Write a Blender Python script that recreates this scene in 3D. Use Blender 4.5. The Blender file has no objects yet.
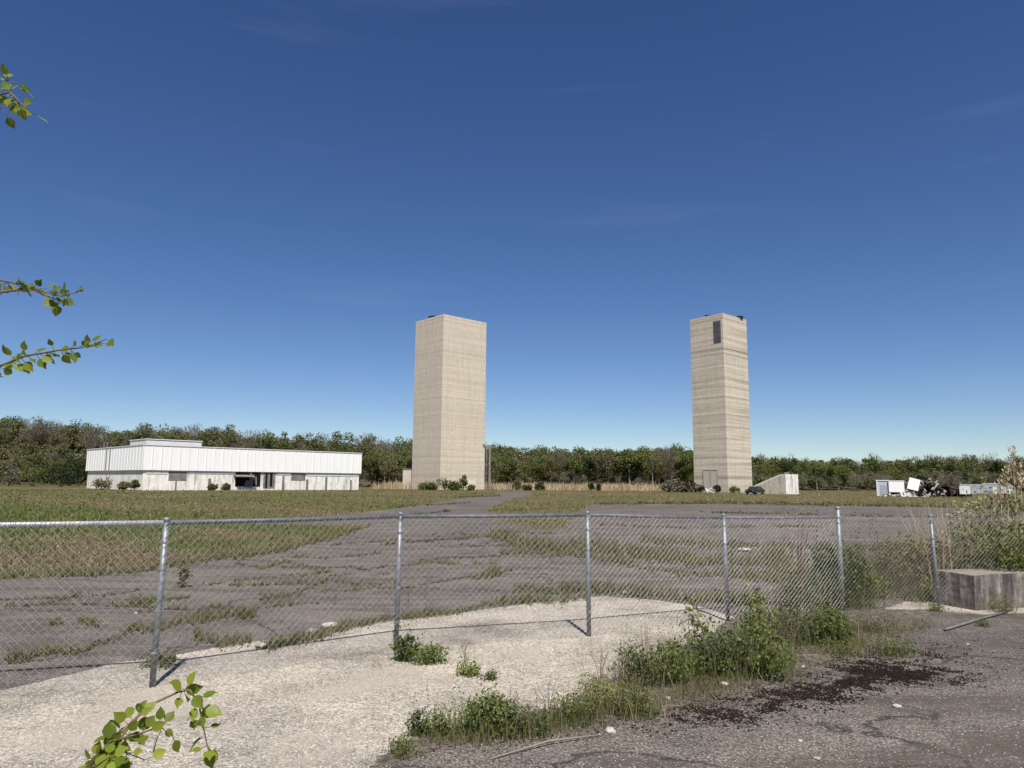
import bpy, bmesh, math
import numpy as np
from mathutils import Vector, Matrix
R = math.radians
rng = np.random.default_rng(7)
S = bpy.context.scene
COL = S.collection

# ---------------------------------------------------------------- camera
HC, FPX = 1.52, 720.0
PITCH = math.atan(98/FPX); ROLL = 0.008
fw = Vector((0, math.cos(PITCH), math.sin(PITCH)))
r0 = Vector((1, 0, 0)); u0 = Vector((0, -math.sin(PITCH), math.cos(PITCH)))
cr = r0*math.cos(ROLL)+u0*math.sin(ROLL); cu = u0*math.cos(ROLL)-r0*math.sin(ROLL)
cd = bpy.data.cameras.new('camera'); cam = bpy.data.objects.new('camera', cd); COL.objects.link(cam)
m = Matrix((cr, cu, -fw)).transposed().to_4x4(); m.translation = Vector((0, 0, HC)); cam.matrix_world = m
cd.sensor_width = 36; cd.lens = FPX/1024*36; cd.clip_start = 0.05; cd.clip_end = 6000
S.camera = cam

# ---------------------------------------------------------------- light
SUN_EL, SUN_AZ = R(55), (0.17, -0.985)
sv = Vector((SUN_AZ[0]*math.cos(SUN_EL), SUN_AZ[1]*math.cos(SUN_EL), math.sin(SUN_EL)))
sl = bpy.data.lights.new('sun', 'SUN'); sl.energy = 5.0; sl.angle = R(0.53); sl.color = (1, 0.955, 0.89)
so = bpy.data.objects.new('sun', sl); COL.objects.link(so); so.rotation_euler = sv.to_track_quat('Z', 'Y').to_euler()
so.location = (0, 0, 60)
W = bpy.data.worlds.new('World'); S.world = W; W.use_nodes = True
wn = W.node_tree.nodes; wl = W.node_tree.links; wn.clear()
sky = wn.new('ShaderNodeTexSky'); sky.sky_type = 'NISHITA'; sky.sun_disc = False
sky.sun_elevation = SUN_EL; sky.sun_rotation = math.atan2(SUN_AZ[0], SUN_AZ[1])
sky.altitude = 0; sky.air_density = 0.80; sky.dust_density = 0.1; sky.ozone_density = 2.4
bg = wn.new('ShaderNodeBackground'); bg.inputs[1].default_value = 0.073
wo = wn.new('ShaderNodeOutputWorld')
tc = wn.new('ShaderNodeTexCoord'); mp = wn.new('ShaderNodeMapping'); mp.inputs['Scale'].default_value = (1.2, 1.2, 12)
mp.inputs['Rotation'].default_value = (0.05, 0.12, 0.4)
nz = wn.new('ShaderNodeTexNoise'); nz.inputs['Scale'].default_value = 2.2; nz.inputs['Detail'].default_value = 6
rp = wn.new('ShaderNodeValToRGB'); rp.color_ramp.elements[0].position = .58; rp.color_ramp.elements[1].position = .85
rp.color_ramp.elements[1].color = (.035, .035, .035, 1)
mx = wn.new('ShaderNodeMix'); mx.data_type = 'RGBA'
mx.inputs['B'].default_value = (9.0, 9.3, 10.0, 1)      # thin cirrus
wl.new(tc.outputs['Generated'], mp.inputs[0]); wl.new(mp.outputs[0], nz.inputs[0]); wl.new(nz.outputs[0], rp.inputs[0])
wl.new(rp.outputs[0], mx.inputs['Factor']); hsv = wn.new('ShaderNodeHueSaturation'); hsv.inputs['Saturation'].default_value = 1.20; hsv.inputs['Hue'].default_value = .511; wl.new(sky.outputs[0], hsv.inputs['Color']); wl.new(hsv.outputs[0], mx.inputs['A']); wl.new(mx.outputs['Result'], bg.inputs[0])
wl.new(bg.outputs[0], wo.inputs[0])
S.view_settings.view_transform = 'Standard'; S.view_settings.look = 'None'
S.view_settings.exposure = 0.40; S.view_settings.gamma = 1; S.view_settings.use_curve_mapping = False
S.render.engine = 'CYCLES'; S.cycles.max_bounces = 6; S.cycles.transparent_max_bounces = 8

# ---------------------------------------------------------------- helpers
def ray(px, py):
    return fw*FPX + cr*(px-512) + cu*(384-py)
def G(px, py, z=0.0):                     # point of the ground under a place in the photo
    d = ray(px, py); t = (z-HC)/d.z
    return np.array([d.x*t, d.y*t, z])
def D(px, py, depth):                     # point at a given distance in front of the camera
    d = ray(px, py); t = depth/d.y
    return np.array([d.x*t, depth, HC+d.z*t])

def tag(o, label=None, cat=None, group=None, kind=None):
    if label: o['label'] = label
    if cat: o['category'] = cat
    if group: o['group'] = group
    if kind: o['kind'] = kind
    return o
def empty(name, loc=(0, 0, 0), rz=0):
    o = bpy.data.objects.new(name, None); COL.objects.link(o); o.location = tuple(float(v) for v in loc)
    o.rotation_euler.z = rz; o.empty_display_size = .3
    return o
def copy_tree(o, parent=None):
    c = o.copy(); COL.objects.link(c); c.parent = parent
    for ch in list(o.children): copy_tree(ch, c)
    return c

class MB:
    """collects faces; build() links them as one mesh object"""
    def __init__(s): s.V = []; s.F = []; s.n = 0
    def add(s, V, F):
        V = np.asarray(V, float); s.V.append(V); s.F += [tuple(int(i)+s.n for i in f) for f in F]; s.n += len(V)
        return s
    def box(s, c, sz, rz=0, M=None):
        x, y, z = [v/2 for v in sz]
        V = np.array([(a, b, d) for d in (-z, z) for b in (-y, y) for a in (-x, x)])
        if M is not None: V = V @ np.array(M.to_3x3()).T
        cz, sn = math.cos(rz), math.sin(rz)
        V = V @ np.array([[cz, sn, 0], [-sn, cz, 0], [0, 0, 1]]) + np.array(c)
        return s.add(V, [(0, 2, 3, 1), (4, 5, 7, 6), (0, 1, 5, 4), (2, 6, 7, 3), (0, 4, 6, 2), (1, 3, 7, 5)])
    def prism(s, pts, z0, z1):            # vertical prism from a 2-D outline (counterclockwise)
        n = len(pts)
        zz0 = z0 if hasattr(z0, '__len__') else [z0]*n; zz1 = z1 if hasattr(z1, '__len__') else [z1]*n
        V = [(p[0], p[1], a) for p, a in zip(pts, zz0)]+[(p[0], p[1], a) for p, a in zip(pts, zz1)]
        return s.add(V, [tuple(range(n))[::-1], tuple(range(n, 2*n))]+[(i, (i+1) % n, n+(i+1) % n, n+i) for i in range(n)])
    def tube(s, pts, rad, n=6):
        pts = [Vector([float(v) for v in p]) for p in pts]
        rads = rad if hasattr(rad, '__len__') else [rad]*len(pts)
        V = []; F = []
        for i, p in enumerate(pts):
            t = (pts[min(i+1, len(pts)-1)]-pts[max(i-1, 0)]).normalized()
            a = t.cross(Vector((0, 0, 1)) if abs(t.z) < .9 else Vector((1, 0, 0))).normalized(); b = t.cross(a)
            for k in range(n):
                w = 2*math.pi*k/n; V.append(tuple(p+(a*math.cos(w)+b*math.sin(w))*rads[i]))
        for i in range(len(pts)-1):
            for k in range(n):
                F.append((i*n+k, i*n+(k+1) % n, (i+1)*n+(k+1) % n, (i+1)*n+k))
        F.append(tuple(range(n))); F.append(tuple(range((len(pts)-1)*n, len(pts)*n))[::-1])
        return s.add(V, F)
    def build(s, name, mat, parent=None, smooth=False, bevel=0):
        me = bpy.data.meshes.new(name); me.from_pydata(np.concatenate(s.V).tolist(), [], s.F)
        bm = bmesh.new(); bm.from_mesh(me); bmesh.ops.recalc_face_normals(bm, faces=bm.faces)
        if bevel: bmesh.ops.bevel(bm, geom=list(bm.edges), offset=bevel, segments=2, affect='EDGES', profile=.6)
        bm.to_mesh(me); bm.free()
        if smooth:
            for p in me.polygons: p.use_smooth = True
        o = bpy.data.objects.new(name, me); COL.objects.link(o); me.materials.append(mat); o.parent = parent
        return o

def fast(name, V, k, mat, parent=None):   # V: (n*k,3) vertices; every k of them are one face
    V = np.asarray(V, dtype=np.float32).reshape(-1, 3)
    me = bpy.data.meshes.new(name); me.vertices.add(len(V)); me.vertices.foreach_set('co', V.ravel())
    if k == 5:                            # blades: six vertices, two faces that share an edge
        idx = (np.arange(len(V)//6, dtype=np.int32)[:, None]*6+np.array([0, 1, 2, 3, 3, 2, 4, 5], np.int32)[None]).ravel(); k = 4
    else: idx = np.arange(len(V), dtype=np.int32)
    nf = len(idx)//k
    me.loops.add(len(idx)); me.loops.foreach_set('vertex_index', idx)
    me.polygons.add(nf); me.polygons.foreach_set('loop_start', np.arange(nf, dtype=np.int32)*k)
    me.polygons.foreach_set('loop_total', np.full(nf, k, dtype=np.int32))
    me.update(); me.validate(); me.materials.append(mat)
    o = bpy.data.objects.new(name, me); COL.objects.link(o); o.parent = parent
    return o

def unit(n):
    v = rng.normal(size=(n, 3)); return v/np.linalg.norm(v, axis=1, keepdims=True)
def leaves(P, size, up=0.3, aspect=.62, out=None, flat=1.0):     # one kite-shaped face (4 verts) per point
    n = len(P); size = np.broadcast_to(size, (n,))[:, None]
    a = unit(n); a[:, 2] += up*.3
    a[:, 2] *= flat
    if out is not None: a = a+out
    a /= np.linalg.norm(a, axis=1, keepdims=True)
    nn = unit(n); nn[:, 2] = np.abs(nn[:, 2])+up
    b = np.cross(nn, a); b /= np.linalg.norm(b, axis=1, keepdims=True)+1e-6
    return np.stack([P, P+a*size*.5+b*size*aspect*.5, P+a*size, P+a*size*.5-b*size*aspect*.5], 1).reshape(-1, 3)
def blades(P, h, w, lean=.35):            # a bent blade as one 5-vertex face
    n = len(P); h = np.broadcast_to(h, (n,))[:, None]; w = np.broadcast_to(w, (n,))[:, None]
    th = rng.uniform(0, 2*np.pi, n); ph = rng.uniform(0, 2*np.pi, n); L = np.abs(rng.normal(0, lean, n))[:, None]
    s = np.stack([np.cos(th), np.sin(th), 0*th], 1); d = np.stack([np.cos(ph), np.sin(ph), 0*ph], 1)
    up = np.array([0, 0, 1.0])
    mid = P+up*h*.55+d*L*h*.3; tip = P+up*h*np.clip(1-.3*L, .3, 1)+d*L*h
    return np.stack([P-s*w/2, P+s*w/2, mid+s*w*.38, mid-s*w*.38, tip+s*w*.06, tip-s*w*.06], 1).reshape(-1, 3)

# ---------------------------------------------------------------- materials
def mat(name):
    M = bpy.data.materials.new(name); M.use_nodes = True; nt = M.node_tree
    return M, nt.nodes, nt.links, nt.nodes['Principled BSDF']
def N(nodes, typ, **kw):
    n = nodes.new(typ)
    for k, v in kw.items():
        if k in n.inputs: n.inputs[k].default_value = v
        else: setattr(n, k, v)
    return n
def ramp(nodes, links, src, stops, mode='LINEAR'):
    r = nodes.new('ShaderNodeValToRGB'); r.color_ramp.interpolation = mode
    while len(r.color_ramp.elements) < len(stops): r.color_ramp.elements.new(.5)
    for e, (p, c) in zip(r.color_ramp.elements, stops):
        e.position = p; e.color = (*c, 1) if hasattr(c, '__len__') else (c, c, c, 1)
    links.new(src, r.inputs[0]); return r.outputs[0]
def mix(nodes, links, fac, a, b, blend='MIX'):
    x = nodes.new('ShaderNodeMix'); x.data_type = 'RGBA'; x.blend_type = blend
    for s, v in (('Factor', fac), ('A', a), ('B', b)):
        if isinstance(v, bpy.types.NodeSocket): links.new(v, x.inputs[s])
        elif s == 'Factor': x.inputs[s].default_value = v
        else: x.inputs[s].default_value = (*v, 1)
    return x.outputs['Result']
def math_(nodes, links, op, a, b=0.0, c=None):
    x = nodes.new('ShaderNodeMath'); x.operation = op
    for i, v in enumerate((a, b, c)):
        if v is None: continue
        if isinstance(v, bpy.types.NodeSocket): links.new(v, x.inputs[i])
        else: x.inputs[i].default_value = v
    return x.outputs[0]
def coords(nodes, links, scale=(1, 1, 1), rot=(0, 0, 0), world=False):
    if world:
        t = nodes.new('ShaderNodeNewGeometry').outputs['Position']
    else: t = nodes.new('ShaderNodeTexCoord').outputs['Object']
    mpn = nodes.new('ShaderNodeMapping'); mpn.inputs['Scale'].default_value = scale; mpn.inputs['Rotation'].default_value = rot
    links.new(t, mpn.inputs[0]); return mpn.outputs[0]
def noise(nodes, links, co, scale, detail=6, rough=.55, dist=0):
    n = N(nodes, 'ShaderNodeTexNoise', Scale=scale, Detail=detail, Roughness=rough, Distortion=dist); links.new(co, n.inputs['Vector'])
    return n.outputs[0]
def voro(nodes, links, co, scale, feature='F1', out='Distance', rnd=1):
    n = nodes.new('ShaderNodeTexVoronoi'); n.feature = feature; n.inputs['Scale'].default_value = scale
    n.inputs['Randomness'].default_value = rnd
    links.new(co, n.inputs['Vector']); return n.outputs[out]
def bump(nodes, links, h, bs, strength=.4, dist=.02):
    b = nodes.new('ShaderNodeBump'); b.inputs['Strength'].default_value = strength; b.inputs['Distance'].default_value = dist
    links.new(h, b.inputs['Height']); links.new(b.outputs[0], bs.inputs['Normal'])

def leaf_mat(name, cols, trans=.3, rough=.55):
    M, n, l, b = mat(name)
    g = n.new('ShaderNodeNewGeometry'); c = ramp(n, l, g.outputs['Random Per Island'], [(i/max(1, len(cols)-1), k) for i, k in enumerate(cols)])
    oi = n.new('ShaderNodeObjectInfo'); v = math_(n, l, 'MULTIPLY_ADD', oi.outputs['Random'], .35, .82)
    hs = n.new('ShaderNodeHueSaturation'); l.new(c, hs.inputs['Color']); l.new(v, hs.inputs['Value'])
    l.new(hs.outputs[0], b.inputs['Base Color']); b.inputs['Roughness'].default_value = rough
    b.inputs['Specular IOR Level'].default_value = .25
    if trans:
        t = n.new('ShaderNodeBsdfTranslucent'); l.new(hs.outputs[0], t.inputs[0]); ms = n.new('ShaderNodeMixShader')
        ms.inputs[0].default_value = trans; l.new(b.outputs[0], ms.inputs[1]); l.new(t.outputs[0], ms.inputs[2])
        l.new(ms.outputs[0], n['Material Output'].inputs[0])
    return M
def plain(name, col, rough=.6, var=.25, scale=3, metal=0, bmp=.15):
    M, n, l, b = mat(name); co = coords(n, l)
    if rough >= .9: b.inputs['Specular IOR Level'].default_value = .08
    q = noise(n, l, co, scale, 7, .6)
    c = ramp(n, l, q, [(.3, tuple(v*(1-var) for v in col)), (.7, tuple(min(1, v*(1+var)) for v in col))])
    l.new(c, b.inputs['Base Color']); b.inputs['Roughness'].default_value = rough; b.inputs['Metallic'].default_value = metal
    if bmp: bump(n, l, noise(n, l, co, scale*8, 4), b, bmp, .01)
    return M

# ---- the ground under the grass
M_ground, n, l, b = mat('field_soil')
co = coords(n, l)
q1 = noise(n, l, co, .06, 6, .6, .6); q2 = noise(n, l, co, 1.4, 8, .7); q3 = noise(n, l, co, .35, 6, .65)
c = ramp(n, l, q1, [(.32, (.055, .070, .016)), (.46, (.085, .085, .028)), (.56, (.14, .098, .055)), (.70, (.17, .12, .07))])
c2 = ramp(n, l, q2, [(.3, (.04, .045, .014)), (.52, (.10, .095, .035)), (.72, (.24, .18, .10))])
c = mix(n, l, .6, c, c2); c = mix(n, l, ramp(n, l, q3, [(.50, 0), (.66, .75)]), c, (.17, .115, .07))
l.new(c, b.inputs['Base Color']); b.inputs['Roughness'].default_value = .95; b.inputs['Specular IOR Level'].default_value = .1
bump(n, l, q2, b, .8, .12)

# ---- old asphalt
M_asph, n, l, b = mat('weathered_asphalt')
co = coords(n, l)
big = noise(n, l, co, .22, 5, .6, .4); med = noise(n, l, co, 1.6, 7, .65); fine = noise(n, l, co, 62, 5, .8)
c = ramp(n, l, fine, [(.38, (.030, .027, .025)), (.5, (.128, .116, .104)), (.60, (.30, .272, .240))])
c = mix(n, l, .6, c, ramp(n, l, med, [(.3, (.6, .58, .57)), (.7, (1.15, 1.12, 1.08))]), 'MULTIPLY')
c = mix(n, l, 1.0, c, ramp(n, l, big, [(.36, (.78, .77, .77)), (.64, (1.16, 1.12, 1.06))]), 'MULTIPLY')
# little pale stones in the binder
vs = voro(n, l, co, 26); chip = ramp(n, l, vs, [(.12, .9), (.24, 0)]); sel = ramp(n, l, voro(n, l, co, 26, 'F1', 'Color'), [(.74, 0), (.86, 1)])
c = mix(n, l, math_(n, l, 'MULTIPLY', chip, sel), c, (.42, .39, .35))
# cracks: two sizes, bent by noise
dn = n.new('ShaderNodeTexNoise'); dn.inputs['Scale'].default_value = 1.3; dn.inputs['Detail'].default_value = 5; l.new(co, dn.inputs[0])
def warp(k, sc):
    v = n.new('ShaderNodeVectorMath'); v.operation = 'MULTIPLY_ADD'; l.new(dn.outputs['Color'], v.inputs[0]); v.inputs[1].default_value = (k, k, k); l.new(coords(n, l, sc), v.inputs[2]); return v.outputs[0]
k1 = voro(n, l, warp(.9, (.30, .62, 1)), .62, 'DISTANCE_TO_EDGE'); k2 = voro(n, l, warp(.5, (1, 1, 1)), .85, 'DISTANCE_TO_EDGE')
cr1 = ramp(n, l, k1, [(.0, 1), (.004, .9), (.014, 0)]); cr2 = ramp(n, l, k2, [(0, 1), (.009, 0)])
cm = ramp(n, l, noise(n, l, co, .45, 3), [(.46, 0), (.58, 1)])
crk = math_(n, l, 'MAXIMUM', math_(n, l, 'MULTIPLY', cr1, .9), math_(n, l, 'MULTIPLY', math_(n, l, 'MULTIPLY', cr2, cm), .8))
c = mix(n, l, crk, c, (.035, .031, .026))
wr = noise(n, l, coords(n, l, (.35, 1.6, 1), (0, 0, .12)), 1.1, 8, .72, .5)
c = mix(n, l, ramp(n, l, wr, [(.49, 0), (.58, .85)]), c, mix(n, l, fine, (.040, .034, .028), (.13, .105, .085)))
br = ramp(n, l, voro(n, l, warp(.35, (1, 1, 1)), 7, 'F1', 'Color'), [(0, .86), (1, 1.12)]); c = mix(n, l, .8, c, br, 'MULTIPLY')
dust = ramp(n, l, noise(n, l, coords(n, l, (.5, 1.2, 1)), .7, 7, .7), [(.55, 0), (.75, .55)])
c = mix(n, l, dust, c, (.235, .195, .155))
l.new(c, b.inputs['Base Color']); b.inputs['Roughness'].default_value = .92; b.inputs['Specular IOR Level'].default_value = .2
hh = math_(n, l, 'SUBTRACT', math_(n, l, 'MULTIPLY', fine, .35), crk); bump(n, l, hh, b, .6, .012)

# ---- pale crumbling concrete and gravel
M_slab, n, l, b = mat('crumbling_concrete')
co = coords(n, l)
f1 = noise(n, l, co, 62, 6, .8); f2 = noise(n, l, co, 1.1, 7, .65); f3 = noise(n, l, co, 7, 5, .7)
c = ramp(n, l, f1, [(.38, (.13, .11, .088)), (.5, (.37, .33, .272)), (.60, (.69, .63, .54))])
c = mix(n, l, .85, c, ramp(n, l, f2, [(.34, (.50, .49, .47)), (.5, (.92, .91, .89)), (.66, (1.18, 1.15, 1.10))]), 'MULTIPLY')
c = mix(n, l, .5, c, ramp(n, l, f3, [(.3, (.6, .59, .57)), (.65, (1.1, 1.1, 1.1))]), 'MULTIPLY')
smo = ramp(n, l, noise(n, l, co, .7, 4, .6, .5), [(.54, 0), (.62, .75)])
c = mix(n, l, smo, c, mix(n, l, f1, (.33, .285, .225), (.42, .37, .30)))
vs = voro(n, l, co, 52); chip = ramp(n, l, vs, [(.14, 1), (.26, 0)]); sel = ramp(n, l, voro(n, l, co, 52, 'F1', 'Color'), [(.55, 0), (.66, 1)])
c = mix(n, l, math_(n, l, 'MULTIPLY', chip, math_(n, l, 'MULTIPLY', sel, .8)), c, (.68, .63, .55))
l.new(c, b.inputs['Base Color']); b.inputs['Roughness'].default_value = .95; b.inputs['Specular IOR Level'].default_value = .15
bump(n, l, math_(n, l, 'ADD', f1, math_(n, l, 'MULTIPLY', vs, -1)), b, .5, .008)

M_dirt, n, l, b = mat('dark_soil'); co = coords(n, l)
c = ramp(n, l, noise(n, l, co, 14, 8, .75), [(.3, (.025, .019, .014)), (.48, (.085, .068, .052)), (.62, (.22, .19, .155))])
l.new(c, b.inputs['Base Color']); b.inputs['Roughness'].default_value = 1; bump(n, l, noise(n, l, co, 20, 6), b, .9, .03)
M_crumb = plain('dark_crumbs', (.045, .036, .028), 1, .6, 6)
M_moss = plain('black_moss', (.018, .013, .010), 1, .5, 20)

# ---- tower concrete, slip-formed in lifts
def tower_mat(name, base, band):
    M, n, l, b = mat(name); co = coords(n, l)
    lift = noise(n, l, coords(n, l, (.008, .008, .55)), 1.0, 3, .6)      # one value per lift of the formwork
    lift2 = noise(n, l, coords(n, l, (.03, .03, 1.5)), 1.0, 5, .7)
    st = noise(n, l, coords(n, l, (1.5, 1.5, .16)), 1.0, 6, .65)
    gr = noise(n, l, co, 3.0, 8, .75)
    c = mix(n, l, 1, base, ramp(n, l, lift, [(.34, (1-band*1.25,)*3), (.42, (1-band*.4,)*3), (.5, (1.04,)*3), (.62, (1.0-band*.35,)*3)]), 'MULTIPLY')
    c = mix(n, l, 1, c, ramp(n, l, lift2, [(.30, (1-band*1.1,)*3), (.5, (1.0, 1.0, 1.0)), (.7, (1.07,)*3)]), 'MULTIPLY')
    c = mix(n, l, .4, c, ramp(n, l, st, [(.3, (.78, .77, .76)), (.6, (1.06,)*3)]), 'MULTIPLY')
    c = mix(n, l, .8, c, ramp(n, l, gr, [(.3, (.74, .73, .72)), (.7, (1.18, 1.18, 1.18))]), 'MULTIPLY')
    sx = n.new('ShaderNodeSeparateXYZ'); l.new(co, sx.inputs[0])
    jn = math_(n, l, 'FRACT', math_(n, l, 'MULTIPLY', sx.outputs[2], 1/1.22)); j = ramp(n, l, jn, [(0, 1), (.06, .0)])
    c = mix(n, l, math_(n, l, 'MULTIPLY', j, .38), c, (.11, .095, .075))
    l.new(c, b.inputs['Base Color']); b.inputs['Roughness'].default_value = .9; b.inputs['Specular IOR Level'].default_value = .15
    bump(n, l, gr, b, .5, .06)
    return M
M_tw1 = tower_mat('tower_concrete', (.57, .50, .40), .10)
M_tw2 = tower_mat('banded_tower_concrete', (.58, .51, .41), .42)
M_door = plain('pale_blocked_door', (.47, .42, .34), .9, .12, 1.5)
M_conc = plain('old_concrete', (.30, .27, .225), .9, .35, 2.5, 0, .4)
M_roofdark = plain('dark_roofing', (.03, .03, .035), .9)
M_louver = plain('grey_louver', (.13, .13, .14), .6)

def stained(name, base, dark, amt):
    M, n, l, b = mat(name); co = coords(n, l)
    s = noise(n, l, coords(n, l, (2.4, 2.4, .28)), 1.2, 7, .7); s2 = noise(n, l, co, 1.3, 8, .7)
    c = mix(n, l, ramp(n, l, s, [(.50, 0), (.50+.16/amt, 1)]), base, dark)
    c = mix(n, l, .6, c, ramp(n, l, s2, [(.35, (.7, .68, .64)), (.6, (1.05,)*3)]), 'MULTIPLY')
    l.new(c, b.inputs['Base Color']); b.inputs['Roughness'].default_value = .9
    bump(n, l, s2, b, .5, .03)
    return M
M_wall = stained('stained_painted_wall', (.78, .75, .68), (.27, .245, .21), .8)
M_block, n, l, b = mat('streaked_block_concrete'); co = coords(n, l)
s = noise(n, l, coords(n, l, (6, 6, .9)), 1.4, 7, .7); s2 = noise(n, l, co, 14, 8, .75); s3 = noise(n, l, co, 2.5, 5, .6)
c = ramp(n, l, s, [(.36, (.060, .052, .046)), (.50, (.15, .13, .115)), (.60, (.30, .265, .22)), (.70, (.50, .45, .38))])
c = mix(n, l, .8, c, ramp(n, l, s2, [(.3, (.55, .54, .53)), (.65, (1.15,)*3)]), 'MULTIPLY')
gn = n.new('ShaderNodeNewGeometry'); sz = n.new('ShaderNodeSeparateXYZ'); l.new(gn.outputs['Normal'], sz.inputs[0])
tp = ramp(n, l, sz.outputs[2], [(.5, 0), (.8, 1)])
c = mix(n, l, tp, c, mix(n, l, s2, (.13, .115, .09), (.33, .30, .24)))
l.new(c, b.inputs['Base Color']); b.inputs['Roughness'].default_value = .95; bump(n, l, s2, b, .8, .02)

M_white, n, l, b = mat('white_metal_siding'); co = coords(n, l)
s = noise(n, l, coords(n, l, (3, 3, .25)), 1, 6, .6)
l.new(ramp(n, l, s, [(.3, (.76, .75, .72)), (.6, (.84, .83, .80))]), b.inputs['Base Color']); b.inputs['Roughness'].default_value = .5
M_whitep = plain('white_paint', (.64, .64, .62), .6, .08, 1)
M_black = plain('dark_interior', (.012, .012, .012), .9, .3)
M_rust = plain('rusty_scrap', (.055, .042, .036), .8, .6, 1.2)
M_grey = plain('grey_board', (.16, .15, .145), .8, .35, 1)
M_galv, n, l, b = mat('galvanised_steel'); co = coords(n, l)
s = noise(n, l, co, 22, 5, .7)
l.new(ramp(n, l, s, [(.3, (.13, .14, .155)), (.7, (.30, .315, .335))]), b.inputs['Base Color']); b.inputs['Metallic'].default_value = .35; b.inputs['Roughness'].default_value = .48
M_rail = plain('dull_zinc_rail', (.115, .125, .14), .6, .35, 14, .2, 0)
M_railsun = plain('sunlit_zinc_rail', (.42, .43, .44), .5, .2, 14, .2, 0)  # same zinc, sun glint of the left bays painted in as a paler colour
M_wire = plain('galvanised_wire', (.25, .242, .23), .5, .4, 9, .3, 0)
M_wire2 = plain('dull_rusty_wire', (.20, .185, .17), .6, .4, 9, .2, 0)
M_bark = plain('bark', (.115, .088, .065), .95, .35, 3)
M_barkpale = plain('pale_bark', (.22, .19, .155), .95, .3, 3)
M_twig = plain('young_twig_bark', (.13, .085, .05), .7, .25, 30)

L_green = leaf_mat('mid_green_leaves', [(.085, .105, .028), (.140, .168, .045), (.110, .132, .036), (.175, .20, .062)], .42)
L_spring = leaf_mat('spring_green_leaves', [(.100, .120, .025), (.160, .180, .045), (.125, .150, .034), (.210, .215, .070)], .4)
L_dark = leaf_mat('dark_green_leaves', [(.022, .034, .010), (.042, .062, .018), (.058, .080, .022)])
L_olive = leaf_mat('budding_olive_leaves', [(.145, .135, .062), (.210, .195, .090), (.168, .172, .062), (.245, .22, .115)], .42)
L_brown = leaf_mat('bare_brown_twigs', [(.130, .110, .080), (.185, .160, .115), (.24, .205, .150)], .3)
L_weed = leaf_mat('weed_leaves', [(.080, .108, .022), (.155, .200, .045), (.120, .160, .035), (.210, .235, .075)], .35)
L_weedd = leaf_mat('dark_weed_leaves', [(.050, .074, .022), (.095, .130, .036), (.130, .160, .052)], .3)
L_yel = leaf_mat('yellow_green_leaves', [(.13, .17, .025), (.21, .25, .05), (.28, .30, .09)], .4)
L_pale = leaf_mat('pale_budding_leaves', [(.15, .17, .06), (.26, .27, .12), (.36, .35, .19), (.10, .12, .04)], .3)
L_grass = leaf_mat('grass_blades', [(.055, .085, .014), (.095, .140, .026), (.13, .15, .042), (.19, .17, .080), (.080, .12, .02)], .3)
L_straw = leaf_mat('dry_grass_stalks', [(.20, .155, .09), (.30, .24, .15), (.15, .11, .07), (.37, .30, .20)], .25)
L_fieldstraw = leaf_mat('field_straw', [(.15, .10, .06), (.22, .16, .095), (.11, .085, .05), (.30, .23, .15), (.13, .12, .05)], .2)
L_reed = leaf_mat('tan_reeds', [(.42, .32, .20), (.54, .43, .28), (.34, .25, .15)], .2)
L_litter = leaf_mat('dead_litter', [(.05, .036, .026), (.10, .075, .055), (.17, .13, .095), (.03, .022, .017)], .05)
L_stone = leaf_mat('pale_stones', [(.26, .24, .21), (.42, .39, .34), (.58, .55, .50), (.18, .16, .14)], 0, .9)
L_young = leaf_mat('fresh_sapling_leaves', [(.12, .17, .020), (.20, .25, .030), (.28, .31, .045)], .5, .4)

# ---------------------------------------------------------------- ground sheets
def sheet(name, pts, z, m, jag=0.0, step=1.0):
    P = [np.array(p[:2], float) for p in pts]; out = []
    for i, p in enumerate(P):
        q = P[(i+1) % len(P)]; L = np.linalg.norm(q-p); st = max(step, step*min(np.linalg.norm(p), np.linalg.norm(q))/10)
        k = max(1, int(L/st)) if jag else 1
        k = min(k, 160)
        nrm = np.array([-(q-p)[1], (q-p)[0]])/max(L, 1e-6)
        for j in range(k):
            off = 0 if j == 0 else rng.normal(0, jag)*min(1, L/k/.15)
            out.append(p+(q-p)*j/k+nrm*off)
    me = bpy.data.meshes.new(name); bm = bmesh.new()
    vs_ = [bm.verts.new((v[0], v[1], z)) for v in out]
    es = [bm.edges.new((vs_[i], vs_[(i+1) % len(vs_)])) for i in range(len(vs_))]
    bmesh.ops.triangle_fill(bm, edges=es, use_beauty=True, normal=(0, 0, 1))
    for f in bm.faces:
        if f.normal.z < 0: f.normal_flip()
    lo = [bm.verts.new((v.co.x, v.co.y, -.01)) for v in vs_]          # the sheet's edge goes down into the ground
    for i in range(len(vs_)):
        j = (i+1) % len(vs_); bm.faces.new((vs_[j], vs_[i], lo[i], lo[j]))
    bm.to_mesh(me); bm.free()
    o = bpy.data.objects.new(name, me); COL.objects.link(o); me.materials.append(m); o['kind'] = 'structure'
    return out
tag(MB().add([(-3000, -400, 0), (3000, -400, 0), (3000, 4000, 0), (-3000, 4000, 0)], [(0, 1, 2, 3)]).build('ground', M_ground), kind='structure')
lot_px = [(0, 580), (60, 577), (160, 567), (260, 553), (330, 539), (372, 525), (300, 525), (225, 526), (290, 520), (345, 515), (400, 508),
          (440, 502), (480, 496), (503, 492.6), (534, 492.2), (525, 496), (505, 501), (487, 511), (500, 520), (535, 530), (565, 529), (575, 514), (592, 504.5),
          (680, 504), (850, 506), (1024, 509)]
lot = [G(*p)[:2] for p in lot_px]
lot = [(-14, -12), (-14, 8.5)]+lot+[(60, 44), (60, -12)]
sheet('asphalt_lot', lot[::-1], .004, M_asph, .06, .3)
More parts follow.
